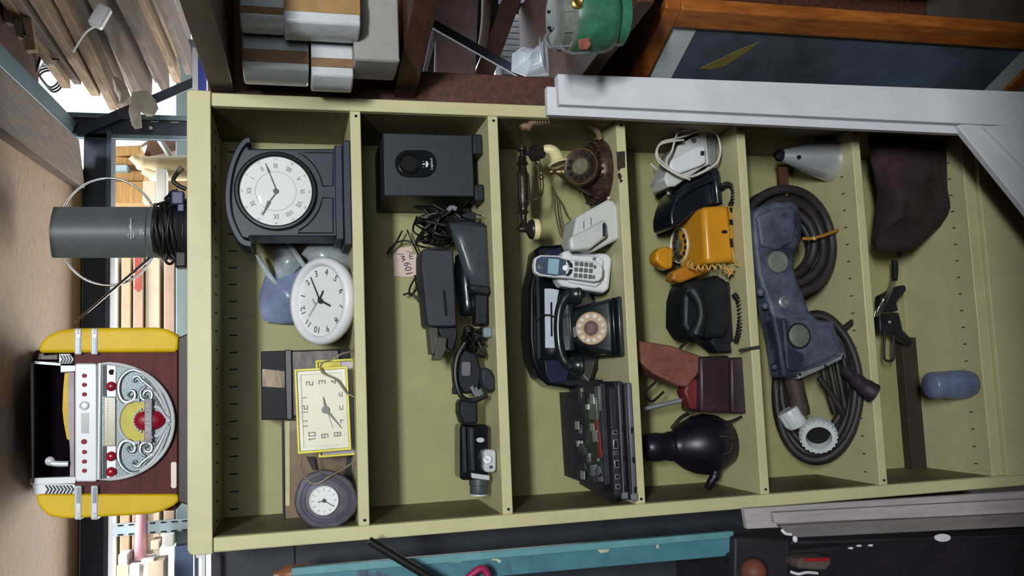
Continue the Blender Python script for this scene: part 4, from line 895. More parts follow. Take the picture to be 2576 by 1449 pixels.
for pts in ([(1012, 580), (995, 612), (974, 640), (984, 622), (1004, 608), (1026, 606), (1040, 614)], [(1024, 578), (1036, 606), (1052, 640), (1062, 668)],
            [(1060, 690), (1044, 700), (1030, 728), (1034, 744), (1054, 718), (1060, 700), (1050, 706), (1044, 692), (1047, 716), (1056, 744), (1062, 728)], [(1014, 742), (1034, 738), (1052, 756), (1070, 778)], [(1050, 640), (1056, 672), (1064, 690)]):
    m.tube([at(px, py, .25) for px, py in pts], .0024, 6)
part('loose_leads', m, CORDB, tg, smooth=60, kind='stuff')
pn = thing('price_note', 'pinkish handwritten paper note on the back of the second compartment', 'note', at(1048, 660, .289))
part('paper', M().ext([(988, 626), (1036, 620), (1040, 640), (1048, 640), (1050, 692), (1030, 698), (992, 694)], .288, .0015), mat('pink_white_paper', (224, 200, 188), .85, var=.08, scale=5), pn)
NK = mat('blue_black_ink', (40, 40, 62), .6)
text('handwriting', '109', .026, at(1028, 676, .2872), X+Z*.16, Z-X*.16, NK, pn, .0006, sx=.95)
text('handwriting', 'w/', .024, at(1012, 647, .2872), X+Z*.25, Z-X*.25, NK, pn, .0006)
text('handwriting', 'm/', .022, at(1032, 642, .2872), X+Z*.1, Z-X*.1, NK, pn, .0006)
po = thing('leather_pouch', 'shiny charcoal leather pouch leaning under the plug', 'pouch', at(1230, 660, .05))
LEA = mat('charcoal_leather', (66, 74, 82), .32, var=.12, scale=30, bump=.15)
lp = lambda s_, y: [at(1185+(px-1185)*s_, 650+(py-650)*s_, y) for px, py in ((1130, 560), (1160, 556), (1222, 566), (1228, 640), (1234, 712), (1232, 728), (1186, 722), (1168, 690), (1150, 630), (1136, 592))]
part('body', M().loft([lp(.92, .085), lp(1, .07), lp(1, .05), lp(.88, .032), lp(.6, .022), lp(.3, .02)]), LEA, po, smooth=60, bevel=0)
part('closed_end', M().ext([(1178, 716), (1232, 718), (1237, 736), (1228, 744), (1190, 736)], .035, .04), BLACK, po, bevel=.006)
part('flap', M().ext([(1126, 556), (1180, 552), (1222, 562), (1224, 574), (1180, 580), (1150, 590), (1132, 580)], .04, .05), BLACK, po, bevel=.006)
bx = thing('charcoal_device', 'charcoal plastic case with a long slot and two grey fins at its end', 'device', at(1150, 730, .12))
part('case', M().ext([(1060, 632), (1066, 626), (1140, 628), (1144, 700), (1150, 818), (1142, 822), (1082, 822), (1074, 816), (1066, 730), (1060, 680)], .10, .10), mat('slate_charcoal_plastic', (40, 43, 56), .5, var=.1, scale=20), bx, bevel=.004)
part('slot', M().ext([(1114, 730), (1120, 730), (1126, 794), (1120, 794)], .0985, .004), HOLE, bx)
FIN = mat('olive_grey_plastic', (70, 70, 62), .4)
part('fin', M().ext([(1078, 822), (1102, 824), (1103, 856), (1092, 892), (1084, 890), (1080, 850)], .115, .05), FIN, bx, bevel=.002)
part('fin', M().ext([(1104, 846), (1124, 850), (1122, 880), (1111, 906), (1092, 906), (1098, 872)], .10, .05), FIN, bx, bevel=.002)
part('strap', M().ext([(1100, 824), (1150, 820), (1152, 846), (1140, 884), (1128, 880), (1110, 850)], .12, .05), BLACK, bx, bevel=.004)
solo('black_monocular', M().lathe(at(1168, 640, .14), at(1182, 826, .12)-at(1168, 640, .14), [(.016, 0), (.024, .005), (.027, .04), (.026, .09), (.022, .12), (.023, .15), (.014, .16)], 24), BLACKGL, 'glossy black tube lying behind the leather pouch', 'tube', smooth=45)
solo('black_remote', M().ext(rrect(1196, 738, 1228, 818, 8), .05, .05), BLACK, 'black rounded gadget in front of the glossy tube', 'gadget', bevel=.005)
gz = Vector((at(1238, 836, .05).x, .05, z2))
solo('glass_cube', M().box(gz.x-.012, gz.x+.012, .04, .062, z2, z2+.021), glass('faceted_glass', (150, 170, 182), .1, .55), 'small clear glass block on the shelf edge', 'glass block', bevel=.004)
nc = thing('film_camera', 'black film camera with winder and grey badge lying in its strap', 'camera', at(1245, 940, .04))
part('body', M().ext([(1146, 900), (1168, 876), (1200, 890), (1212, 930), (1206, 985), (1170, 992), (1152, 970)], .06, .08), BLACK, nc, bevel=.006)
part('grip', M().ext([(1210, 926), (1228, 924), (1248, 950), (1250, 980), (1232, 990), (1212, 970)], .03, .07), DARK, nc, bevel=.006)
part('badge', M().ext(rrect(1162, 910, 1184, 946, 5), .056, .006), mat('grey_badge', (122, 122, 130), .35, .3), nc, bevel=.001)
for k in range(3): part('strap_tab', M().ext([(1182+k*10, 974+k*4), (1190+k*10, 970+k*4), (1202+k*8, 996+k*2), (1196+k*8, 998+k*2)], .045, .008), GREYPL, nc)
part('strap', M().tube([at(1170, 862, .05), at(1150, 900, .05), at(1146, 950, .05), at(1160, 996, .05), at(1190, 1008, .05), at(1226, 994, .04)], .006, 8), CORDB, nc)
part('viewfinder', M().ext(rrect(1142, 972, 1158, 992, 3), .05, .03), BLACK, nc, bevel=.002)
m = M(); r2 = random.Random(9)
for k in range(9): m.tube([at(1165+r2.uniform(-8, 55), 835+r2.uniform(-6, 60), .06+r2.uniform(0, .08)) for _ in range(5)], .0045, 6)
solo('black_strap_heap', m, CORDB, 'heap of black straps between the glossy tube and the film camera', 'straps', smooth=60, kind='stuff')
solo('lens_case', M().ext([(1156, 1010), (1170, 1002), (1202, 1006), (1203, 1066), (1164, 1068), (1156, 1040)], .05, .06), BLACK, 'small black case between the film camera and the camcorder', 'case', bevel=.006)
vc = thing('camcorder', 'black camcorder with silver hand strap plate lying lens to the left', 'camcorder', at(1245, 1150, .04))
part('body', M().ext(rrect(1158, 1068, 1230, 1208, 10), .06, .08), BLACKGL, vc, bevel=.006)
part('side_rail', M().ext([(1162, 1072), (1172, 1072), (1176, 1190), (1166, 1190)], .055, .02), DARK, vc, bevel=.002)
part('side_rail', M().ext([(1180, 1074), (1194, 1074), (1197, 1186), (1184, 1188)], .05, .03), DARK, vc, bevel=.004)
part('oval_badge', M().ext(ellpts(1209, 1107, 10, 6.5, 20), .056, .006), SILV, vc, bevel=.001)
o = part('control_plate', M().ext(rrect(1218, 1131, 1248, 1188, 9), .036, .035), SILV, vc, bevel=.003)
part('mode_dial', M().cyl(at(1226, 1156, .036), at(1226, 1156, .028), .0105, .0095, 24), SILV, o)
part('dial_mark', M().obox(at(1226, 1156, .0275), Z*.007+X*.004, Y_*.0006, (X*7-Z*4).normalized()*.0007), GREYPL, o)
part('record_button', M().cyl(at(1235, 1175, .036), at(1235, 1175, .033), .0042, n=16), DARK, o)
part('strap_clip', M().ext([(1186, 1190), (1232, 1196), (1232, 1209), (1187, 1203)], .052, .03), SILV, vc, bevel=.002)
a, b = at(1205, 1204, .08), at(1204, 1249, .08)
part('lens_barrel', M().lathe(a, b-a, [(.024, 0), (.024, .014), (.0215, .016), (.0215, .032), (.020, .036), (.018, .036)], 28), mat('dark_grey_rubber', (72, 74, 78), .45), vc, smooth=40)
part('lens_rim', M().lathe(a, b-a, [(.0205, .0355), (.0205, .039), (.017, .039), (.012, .034)], 28), SILV, vc, smooth=40)
# ---------------------------------------------------------------- third compartment: telephones
z3 = ZS[2]; hy = .115
BRZ = mat('antique_bronze', (74, 56, 48), .35, .35, var=.3, scale=45, bump=.25); BRZD = mat('dark_bronze_handle', (56, 50, 48), .32, .5, var=.25, scale=60, bump=.2); IVO = mat('ivory_plastic', (224, 214, 160), .4, var=.05); BRASS = mat('dull_brass', (128, 112, 78), .35, .8, var=.15)
ap = thing('antique_telephone', 'ornate brown bronze antique style telephone with cream mouthpiece horn', 'telephone', (at(1480, 434, hy).x, hy, z3))
axx = at(1480, 434, hy).x; zx = lambda px, y=hy: at(px, 434, y).z
part('base', M().lathe((axx, hy, 0), Z, [(.082, z3), (.086, z3+.006), (.086, z3+.02), (.080, z3+.032), (.070, zx(1500)), (.058, zx(1482)), (.046, zx(1464)), (.034, zx(1446)), (.024, zx(1432)), (.017, zx(1424))], 40), BRZ, ap, smooth=50)
for k in range(30):
    q = 2*math.pi*k/30
    if math.sin(q) > .5: continue
    part('relief_leaf', M().ell((axx+.080*math.cos(q), hy+.080*math.sin(q), z3+.031), .0055, .0055, .008, 8), BRZ, ap)
part('stem', M().lathe((axx, hy, 0), Z, [(.017, zx(1424)), (.019, zx(1418)), (.014, zx(1410)), (.0075, zx(1402)), (.006, zx(1392)), (.009, zx(1389)), (.006, zx(1386)), (.0055, zx(1376)), (.008, zx(1373)), (.0055, zx(1370))], 24), BRASS, ap, smooth=60)
# dial on the sloping front of the base
up_ = Vector((0, .055, .062)).normalized(); dc = Vector((axx-.002, hy-.068, zx(1462, hy-.068)))
f = Fr(dc, X, up_)
dl = part('dial_ring', M().lathe(f.c-f.n*.012, f.n, [(.047, 0), (.047, .010), (.043, .014), (.040, .013)], 44), BRZ, ap, smooth=40)
part('dial_trim', f.disc(.046, .001, .0035, 44, .043), BRASS, dl)
for k in range(10):
    q = R(60+30*k); part('finger_hole', f.disc(.0058, .0012, .0022, 16, None, .031*math.cos(q), .031*math.sin(q)), HOLE, dl)
part('dial_centre', f.disc(.021, .001, .004, 32), mat('grey_olive_card', (112, 108, 86), .4, var=.25, scale=60), dl)
part('centre_rim', f.disc(.0225, .001, .0048, 32, .0205), BRASS, dl)
# cradle
cr = M().tube([at(1350, 404, hy-.01), at(1358, 414, hy-.01), at(1361, 432, hy), at(1362, 446, hy), at(1364, 466, hy), at(1362, 486, hy), at(1354, 498, hy-.01), at(1345, 502, hy-.01), at(1334, 501, hy-.01)], .0042, 10)
part('cradle', cr, BRASS, ap, smooth=60)
for px, py, r in ((1362, 446, .007), (1347, 501, .007), (1340, 501, .005), (1352, 408, .006)): part('cradle_knob', M().ell(at(px, py, hy-.005), r, r, r, 14), BRASS, ap, smooth=80)
# handset: turned bar along x
h0, h1 = at(1313, 364, hy-.012), at(1318, 578, hy-.012); hd = h1-h0; hl = hd.length
hs = part('handset', M().lathe(h0, hd, [(r, t*hl) for r, t in ((.004, 0), (.007, .01), (.007, .03), (.012, .045), (.012, .075), (.006, .085), (.007, .14), (.012, .15), (.009, .17), (.012, .20), (.015, .235), (.010, .25), (.011, .28), (.012, .325), (.0155, .345), (.0165, .40), (.0155, .5), (.0165, .6), (.0145, .70), (.011, .735), (.010, .775), (.014, .79), (.010, .81), (.008, .84), (.008, .92), (.012, .95), (.008, .99), (.004, 1.02))], 24), BRZD, ap, smooth=50)
for k in range(8):
    q = 2*math.pi*k/8; off = (Y_*math.cos(q)+Z*math.sin(q))*.0158
    part('flute', M().tube([h0+hd*t+off*s_ for t, s_ in ((.35, 1), (.45, 1.05), (.58, 1.05), (.69, .9))], .0016, 6), BRASS, hs)
part('end_finial', M().lathe(at(1318, 576, hy-.012), Z, [(.009, -.008), (.009, .006), (.006, .012), (.001, .02)], 16), BRZD, hs, smooth=60)
part('ear_cup', M().lathe(at(1322, 577, hy-.012), -Z, [(.006, 0), (.012, .004), (.022, .010), (.025, .014), (.025, .024)], 28), BRZD, hs, smooth=40)
part('ear_disc', M().lathe(at(1340, 577, hy-.012), -Z, [(.0255, 0), (.027, .004), (.027, .013), (.023, .017), (.005, .017)], 32), IVO, hs, smooth=40)
part('mouth_cup', M().lathe(at(1320, 385, hy-.012), -Z, [(.007, 0), (.007, .01), (.017, .016), (.021, .020), (.021, .036), (.014, .041), (.014, .046), (.011, .048), (.011, .052)], 28), BRZD, hs, smooth=40)
hp = [at(1368, 376, hy-.015), at(1382, 376, hy-.018), at(1393, 382, hy-.02), at(1400, 394, hy-.022), at(1404, 406, hy-.024), at(1406, 412, hy-.025)]
part('mouth_horn', M().tube(hp, [.011, .011, .012, .0125, .013, .0135, .014, .0145, .015, .0155, .016, .017, .0175, .018, .0185, .019, .020, .021, .0235, .026, .027], 20), IVO, hs, smooth=60)
d = (hp[-1]-hp[-3]).normalized()
part('horn_lip', M().lathe(hp[-1]-d*.004, d, [(.0265, 0), (.0285, .002), (.0285, .005), (.026, .007), (.021, .006), (.014, -.004)], 28), IVO, hs, smooth=50)
part('cord_stub', M().tube([at(1313, 322, .035), at(1311, 340, .07), at(1313, 366, hy-.01)], .0045, 8), BRASS, hs)
PCORD = mat('pinkish_coil_cord', (150, 122, 98), .5)
part('coil_cord', M().tube(helix([at(1312, 322, .035), at(1322, 316, .035), at(1330, 322, .03), at(1336, 310, .03), at(1360, 308, .03), at(1400, 304, .03), at(1450, 305, .035), at(1485, 316, .045), at(1503, 332, .06), at(1509, 348, .075)], .0062, 46), .0015, 5, sm=1), PCORD, ap, smooth=60)
m = M()
for pts in ([(1388, 470), (1400, 500), (1406, 540), (1425, 600), (1448, 560)], [(1392, 480), (1412, 510), (1425, 540), (1450, 570)], [(1396, 500), (1398, 540), (1410, 590), (1422, 601), (1440, 580)], [(1450, 368), (1462, 352), (1478, 335)]):
    m.tube([at(px, py, .24) for px, py in pts], .0018, 6)
part('line_cord', m, mat('brown_olive_cord', (86, 76, 44), .5), ap, smooth=60)

wp = thing('white_telephone', 'off white telephone with plain handset between the antique and the cordless telephones', 'telephone', at(1562, 560, .04))
OFFW = mat('off_white_plastic', (206, 208, 204), .42, var=.05, scale=10)
part('body', M().ext([(1530, 501), (1543, 504), (1556, 520), (1560, 600), (1492, 634), (1450, 622), (1440, 600), (1451, 545)], .03, .10), OFFW, wp, bevel=.006)
part('base_plate', M().ext([(1552, 518), (1563, 524), (1564, 600), (1556, 604)], .028, .11), mat('grey_white_plastic', (168, 170, 170), .5), wp, bevel=.003)
part('handset', M().ext([(1434, 604), (1437, 594), (1470, 580), (1516, 553), (1524, 554), (1530, 594), (1486, 626), (1440, 630), (1435, 622)], .002, .035), OFFW, wp, bevel=.008, seg=3)
part('rest_slot', M().ext([(1516, 562), (1523, 560), (1524, 594), (1517, 595)], .0, .005), DARK, wp)
for px in (1468, 1486): part('seam', M().ext([(px, 556-(px-1468)*.5), (px+2, 555-(px-1468)*.5), (px+2, 575-(px-1468)*.5), (px, 576-(px-1468)*.5)], .0285, .003), GREYPL, wp)
part('hook_pin', M().ell(at(1531, 498, .03), .004, .004, .004, 10), OFFW, wp)

am = thing('answering_machine', 'long black answering machine with white label strip behind the black rotary telephone', 'answering machine', at(1440, 800, .22))
part('body', M().ext([(1350, 624), (1362, 618), (1430, 613), (1450, 640), (1500, 760), (1512, 880), (1490, 962), (1440, 978), (1380, 970), (1356, 950), (1337, 906), (1331, 850), (1331, 724), (1342, 680)], .19, .09), BLACKGL, am, bevel=.008)
part('lower_shell', M().ext([(1430, 640), (1520, 700), (1525, 900), (1490, 955), (1450, 960)], .22, .06), BLACK, am, bevel=.005)
part('label_strip', M().ext([(1370, 726), (1388, 726), (1406, 730), (1395, 790), (1398, 875), (1372, 875)], .188, .003), mat('pale_label', (198, 208, 222), .5, var=.05, scale=25), am)
part('tape_slot', M().ext([(1385, 760), (1389, 760), (1390, 846), (1386, 846)], .186, .004), HOLE, am)
part('ridge', M().ext([(1352, 680), (1358, 676), (1362, 900), (1356, 906)], .184, .01), BLACK, am, bevel=.002)
part('inset', M().ext([(1372, 640), (1376, 630), (1410, 622), (1420, 640), (1420, 660), (1378, 664)], .187, .005), mat('navy_smoke', (34, 40, 62), .3), am, bevel=.001)
part('inset', M().ext([(1372, 906), (1420, 905), (1432, 930), (1424, 960), (1384, 962), (1374, 940)], .187, .005), MATS['navy_smoke'], am, bevel=.001)
part('stub', M().tube([at(1338, 930, .2), at(1350, 934, .2), at(1364, 940, .2)], .0045, 8), BLACK, am)
part('cable', M().tube([at(1352, 806, .183), at(1366, 794, .178), at(1384, 793, .175), at(1400, 800, .17)], .0022, 6), CORDB, am)

cp = thing('cordless_phone', 'white cordless phone on its charging base with grey keypad', 'telephone', at(1540, 680, .08))
part('charger', M().ext([(1417, 631), (1430, 629), (1530, 637), (1542, 650), (1534, 728), (1519, 737), (1414, 719), (1400, 703)], .075, .05), WHITE, cp, bevel=.010, seg=3)
part('charger_step', M().ext([(1440, 640), (1510, 645), (1520, 655), (1514, 712), (1500, 722), (1430, 710)], .066, .012), WHITE, cp, bevel=.004)
part('grey_tab', M().ext([(1492, 647), (1500, 647), (1499, 655), (1491, 655)], .0645, .003), GREYPL, cp)
out = [(1346, 648), (1360, 641), (1406, 642), (1430, 652), (1500, 658), (1513, 664), (1518, 676), (1517, 698), (1508, 707), (1494, 709), (1433, 700), (1400, 698), (1358, 693), (1346, 686), (1343, 668)]
hs = part('handset', M().ext(out, .04, .024), WHITE, cp, bevel=.005, seg=3)
part('dark_fascia', M().ext([(1350, 651), (1362, 645), (1404, 646), (1424, 654), (1424, 692), (1398, 694), (1360, 689), (1349, 682), (1347, 667)], .0385, .003), mat('slate_blue_fascia', (72, 88, 106), .35), hs, bevel=.001)
part('lcd', M().ext([(1380, 650), (1407, 652), (1404, 691), (1377, 688)], .0375, .003), mat('lcd_blue', (150, 186, 200), .3, var=.08), hs)
part('emblem', M().tube([at(1358, 666, .038), at(1354, 670, .038), at(1357, 674, .038), at(1363, 673, .038)], .001, 6), mat('pale_gold_print', (190, 200, 150), .5), hs)
part('nav_button', M().cyl(at(1422, 674, .039), at(1422, 674, .0355), .0075, .0068, 24), WHITE, hs)
part('nav_arc', M().ext([(1424, 654), (1432, 655), (1440, 664), (1441, 673), (1433, 673), (1430, 664)], .0382, .002), DARK, hs)
part('nav_arc', M().ext([(1433, 677), (1441, 677), (1438, 688), (1430, 695), (1422, 694), (1429, 686)], .0382, .002), DARK, hs)
for i in range(4):
    for j in range(3):
        px, py = 1451+i*12.2-j*1.2, 663+j*14.6+i*1.2
        part('key', M().ext(rrect(px-4.6, py-5.4, px+4.6, py+5.4, 2), .037, .004), mat('key_grey', (112, 112, 108), .5), hs, bevel=.0008)
for px, py in ((1497, 671), (1494, 697)): part('key', M().ext(rrect(px-2.6, py-4.6, px+2.6, py+4.6, 1.5), .037, .004), MATS['key_grey'], hs)

rp = thing('rotary_telephone', 'black rotary style desk telephone with beige dial and curved handset', 'telephone', at(1568, 825, .06))
GRNB = mat('green_black_plastic', (26, 36, 38), .3, var=.12, coat=.15)
zt = lambda px, y: at(px, 822, y).z
xa, xb = at(1562, 893, .03).x, at(1562, 750, .03).x; ta, tb = at(1440, 862, .1).x, at(1440, 784, .1).x
zz0, zz1 = z3+.024, zt(1440, .10)
m = M().loft([[(xa, .030, zz0), (xb, .030, zz0), (xb, .20, zz0), (xa, .20, zz0)],
              [(xa*.78+ta*.22, .050, zz0*.62+zz1*.38), (xb*.78+tb*.22, .050, zz0*.62+zz1*.38), (xb*.78+tb*.22, .19, zz0*.62+zz1*.38), (xa*.78+ta*.22, .19, zz0*.62+zz1*.38)],
              [(ta, .10, zz1), (tb, .10, zz1), (tb, .165, zz1), (ta, .165, zz1)]])
part('body', m, GRNB, rp, bevel=.010, seg=3, smooth=50)
part('base', M().box(xa-.004, xb+.004, .022, .205, z3, z3+.013), GRNB, rp, bevel=.004)
part('base_step', M().box(xa-.001, xb+.001, .026, .203, z3+.013, z3+.026), BLACKGL, rp, bevel=.003)
fu = Vector((0, .068, .105)).normalized(); f = Fr(at(1489, 826, .052), X, fu)
f.c = f.c+f.n*.004
dl = part('dial_plate', M().lathe(f.c-f.n*.012, f.n, [(.041, 0), (.041, .012), (.039, .014), (.001, .014)], 48), mat('beige_gold_dial', (176, 152, 122), .35, .2, var=.08), rp, smooth=40)
part('dial_card', f.disc(.0185, .002, .0036, 32), mat('maroon_card', (72, 46, 42), .5, var=.15, scale=50), dl)
part('card_ring', f.disc(.0195, .002, .0042, 32, .018), BRASS, dl)
for k in range(12):
    q = R(16+k*29.5); u, v = .0302*math.cos(q), .0302*math.sin(q)
    part('push_button', M().lathe(f.p(u, v, .0018), f.n, [(.0058, 0), (.0058, .0025), (.0045, .0035), (.001, .0035)], 16), mat('pearl_button', (226, 214, 204), .35), dl)
m = M()
for k in range(4): m.obox(f.p(0, .006-k*.004, .0039), f.r*(.011-.002*(k % 2)), f.u*.0006, f.n*.0003)
part('card_print', m, mat('rose_print', (170, 120, 112), .5), dl, kind='stuff')
part('hook_tab', M().ext([(1442, 822), (1450, 820), (1453, 846), (1445, 850)], .088, .01), GREYPL, rp, bevel=.002)
part('cradle', M().box(ta-.02, tb+.02, .10, .165, zz1-.004, zz1+.008), GRNB, rp, bevel=.003)
hp = [at(1434, 738, .10), at(1420, 752, .10), at(1408, 780, .10), at(1404, 826, .10), at(1409, 878, .10), at(1421, 908, .10), at(1436, 922, .10)]
hs = part('handset', M().tube(hp, [.015, .014, .0125, .012, .0115, .0115, .012, .0125, .014, .015], 16), GRNB, rp, smooth=60)
for py, px in ((741, 1432), (920, 1437)):
    part('ear_cup', M().lathe(at(px-8, py, .10), -Z, [(.008, 0), (.018, .006), (.024, .016), (.027, .024), (.027, .030), (.024, .036)], 28), GRNB, hs, smooth=45)
    part('cup_ring', M().lathe(at(px+17, py, .10), -Z, [(.0275, 0), (.0285, .002), (.0275, .004)], 28), mat('tarnished_ring', (78, 78, 70), .35, .7), hs)
part('cable_loop', M().tube([at(1462, 935, .1), at(1478, 955, .1), at(1490, 962, .1), at(1506, 950, .12)], .0022, 6), GREYPL, rp)

# stack of stripped laptops
z = z3
LS = [mat('grey_violet_plastic', (96, 96, 112), .45, var=.12, scale=20), mat('smoky_black_plastic', (44, 44, 50), .45, var=.15, scale=20), mat('dusty_black_plastic', (40, 38, 46), .6, var=.25, scale=30)]
def slab_x(py0, py1, px, y): return at(px, py1, y).x, at(px, py0, y).x
lpt = []
for k, (pz0, pz1, py0, py1, y0, mt, lb) in enumerate([(1603, 1586, 962, 1262, -.012, LS[0], 'grey laptop shell at the bottom of the stripped laptop stack'), (1586, 1568, 958, 1258, .0, LS[1], 'smoky black laptop shell second from the bottom of the stack'), (1568, 1548, 968, 1268, -.006, LS[2], 'stripped laptop base with open ports in the middle of the stack'), (1547, 1532, 954, 1240, .012, LS[2], 'gutted laptop with exposed boards on top of the stack')]):
    x0, x1 = slab_x(py0, py1, (pz0+pz1)/2, y0); t = [.019, .019, .019, .016][k]
    o = thing('stripped_laptop', lb, 'laptop', ((x0+x1)/2, .12, z), 'stripped laptops')
    a = [.0, .012, -.008, .02][k]
    if k < 2:
        part('shell', M().box(x0, x1, y0, .25, z+.001, z+t*.62), mt, o, bevel=.003)
        part('lid', M().box(x0+.003, x1-.003, y0+.004, .25, z+t*.66, z+t-.001), LS[(k+1) % 3], o, bevel=.002)
        part('edge_strip', M().box(x0+.004, x1-.01, y0-.0015, y0+.002, z+t*.60, z+t*.68), SILVER, o)
        for j in range(3): part('port', M().box(x0+.02+.07*j, x0+.034+.07*j, y0-.001, y0+.003, z+.003, z+.009), HOLE, o)
        part('hinge_clip', M().box(x0+.004, x0+.018, y0-.002, y0+.01, z+.002, z+t-.002), SILVER if k == 0 else GREYPL, o)
    else:
        part('shell', M().prism([(x0, y0+.03, z+.001), (x0+.02, y0, z+.001), (x1-.01, y0, z+.001), (x1, y0+.02, z+.001), (x1, .26, z+.001), (x0+.02, .26, z+.001)], (0, 0, t-.002)), mt, o, bevel=.002)
    lpt.append((o, x0, x1, y0, z, t)); z += t
o, x0, x1, y0, zq, t = lpt[2]
for j, (py, w_, s_) in enumerate([(1118, .022, 1), (1168, .018, 1), (1088, .010, 0), (1200, .012, 0), (1140, .008, 0), (1225, .012, 0)]):
    xx = at(1540, py, y0).x
    p_ = part('port', M().box(xx-w_/2, xx+w_/2, y0-.002, y0+.006, zq+.003, zq+.015), SILVER if s_ else GREYPL, o, bevel=.0008)
    part('port_mouth', M().box(xx-w_/2+.002, xx+w_/2-.002, y0-.0025, y0, zq+.005, zq+.013), HOLE, p_)
o, x0, x1, y0, zq, t = lpt[3]; zt_ = zq+t
PCB = mat('green_black_board', (44, 52, 50), .5, var=.4, scale=90); REDP = mat('dull_red_strip', (128, 52, 44), .45, var=.15)
part('circuit_board', M().box(x0+.03, x1-.06, y0+.01, .14, zt_-.001, zt_+.003), PCB, o)
part('red_strip', M().obox((at(1522, 1090, .03)*Vector((1, 1, 0)))+Z*(zt_+.004), X*.055+Y_*.012, Y_*.008, Z*.003), REDP, o)
r4 = random.Random(4)
for j in range(44):
    xx, yy = r4.uniform(x0+.03, x1-.02), r4.uniform(y0+.01, .22); sx, sy_, hz = r4.uniform(.004, .014), r4.uniform(.004, .014), r4.uniform(.002, .006)
    part('component', M().obox((xx, yy, zt_+hz), X*sx+Y_*sx*.1, Y_*sy_-X*sy_*.1, Z*hz), (SILVER, LS[0], LS[1], BLACK, PCB, GREYPL)[j % 6], o)
part('metal_bracket', M().obox((x1-.07, .05, zt_+.006), X*.026, Y_*.03, Z*.003), mat('sage_grey_metal', (116, 126, 122), .4, .5), o, bevel=.001)
part('metal_bracket', M().obox((x1-.045, .02, zt_+.003), X*.030, Y_*.016, Z*.004), MATS['sage_grey_metal'], o, bevel=.001)
part('rear_cover', M().hexa([(x0+.01, .12, zt_), (x1-.03, .13, zt_), (x1-.03, .135, zt_+.004), (x0+.01, .125, zt_+.004)], [(x0+.02, .26, zt_+.016), (x1-.03, .26, zt_+.02), (x1-.03, .262, zt_+.026), (x0+.02, .262, zt_+.022)]), LS[2], o)
for px, py in ((1452, 1070), (1466, 1195), (1490, 1075), (1496, 1096)): 
    c = onz(px, py, zt_+.022 if px < 1480 else zt_+.012); part('silver_pad', M().obox(c, X*.010, Y_*.014, Z*.0015), SILVER, o)

# ---------------------------------------------------------------- fourth compartment
z4 = ZS[3]
wm = thing('white_answer_phone', 'grey white telephone base wrapped in a coil of thin white cord', 'telephone', at(1810, 390, .1))
GW = mat('grey_white_body', (170, 174, 168), .45, var=.06)
part('body', M().ext([(1776, 326), (1781, 358), (1787, 414), (1770, 420), (1700, 468), (1680, 470), (1671, 448), (1690, 400), (1706, 365)], .09, .10), OFFW, wm, bevel=.005)
part('back_shell', M().ext([(1776, 326), (1790, 328), (1803, 344), (1804, 424), (1786, 416), (1781, 358)], .10, .12), mat('mid_grey_plastic', (128, 130, 130), .5), wm, bevel=.003)
part('handset', M().ext([(1750, 369), (1768, 364), (1776, 370), (1777, 409), (1764, 417), (1712, 436), (1692, 432), (1684, 416), (1690, 402)], .075, .03), WHITE, wm, bevel=.006, seg=3)
part('notch', M().ext([(1763, 380), (1772, 380), (1772, 391), (1763, 391)], .073, .004), DARK, wm)
part('round_port', M().cyl(at(1745, 353, .092), at(1745, 353, .086), .007, n=18), DARK, wm)
WCORD = mat('cream_white_cord', (216, 214, 204), .5)
part('white_cord', M().tube([at(px, py, y) for px, py, y in ((1736, 452, .05), (1697, 436, .05), (1660, 410, .06), (1650, 386, .06), (1663, 359, .06), (1697, 349, .06), (1730, 340, .06), (1770, 323, .06), (1800, 334, .05), (1812, 368, .05), (1809, 398, .05), (1791, 420, .05), (1742, 444, .05), (1706, 438, .05), (1676, 416, .05), (1654, 392, .05), (1658, 366, .05), (1686, 356, .05), (1720, 352, .05))], .0028, 7), WCORD, wm, smooth=60)
part('white_cord', M().tube([at(px, py, .055) for px, py in ((1730, 325), (1708, 330), (1700, 345), (1690, 380), (1678, 400), (1680, 420), (1700, 436), (1730, 446), (1770, 430), (1784, 420))], .0028, 7), WCORD, wm, smooth=60)
part('white_cord', M().tube([at(px, py, .2) for px, py in ((1636, 411), (1650, 424), (1670, 436))], .003, 7), WCORD, wm, smooth=60)
part('white_cord', M().tube([at(px, py, .16) for px, py in ((1668, 440), (1671, 462), (1680, 484), (1694, 499))], .0032, 7), WCORD, wm, smooth=60)
bp = thing('black_desk_phone', 'black desk telephone wedged between the white and the yellow telephones', 'telephone', at(1845, 500, .08))
NB = mat('blue_black_plastic', (20, 27, 38), .28, var=.12, coat=.2)
part('body', M().ext([(1735, 448), (1800, 424), (1810, 440), (1812, 470), (1818, 506), (1754, 532), (1700, 572), (1688, 566), (1686, 540), (1692, 512), (1704, 480)], .09, .12), NB, bp, bevel=.014, seg=4, smooth=60)
part('side_roll', M().tube([at(1798, 432, .085), at(1802, 470, .08), at(1806, 510, .085)], .012, 12), NB, bp, smooth=60)
part('top_roll', M().tube([at(1700, 500, .09), at(1740, 470, .08), at(1790, 450, .08)], .010, 12), NB, bp, smooth=60)
part('foot', M().box(at(1830, 505, .1).x, at(1830, 440, .1).x, .10, .18, z4, at(1808, 470, .1).z), BLACK, bp, bevel=.003)
part('coil_cord', M().tube(helix([at(1812, 470, .06), at(1824, 464, .05), at(1838, 466, .045), at(1846, 480, .04), at(1845, 500, .04), at(1838, 516, .045)], .0055, 13), .0024, 6, sm=1), CORDB, bp, smooth=60)
yp = thing('yellow_wall_phone', 'yellow wall telephone with dial facing up and matching coiled cord', 'telephone', at(1850, 600, .08))
YP = mat('mustard_plastic', (214, 148, 34), .32, var=.06, scale=8)
fl = [at(1768, 519, .05), at(1828, 514, .05), at(1846, 658, .05), at(1777, 664, .05)]
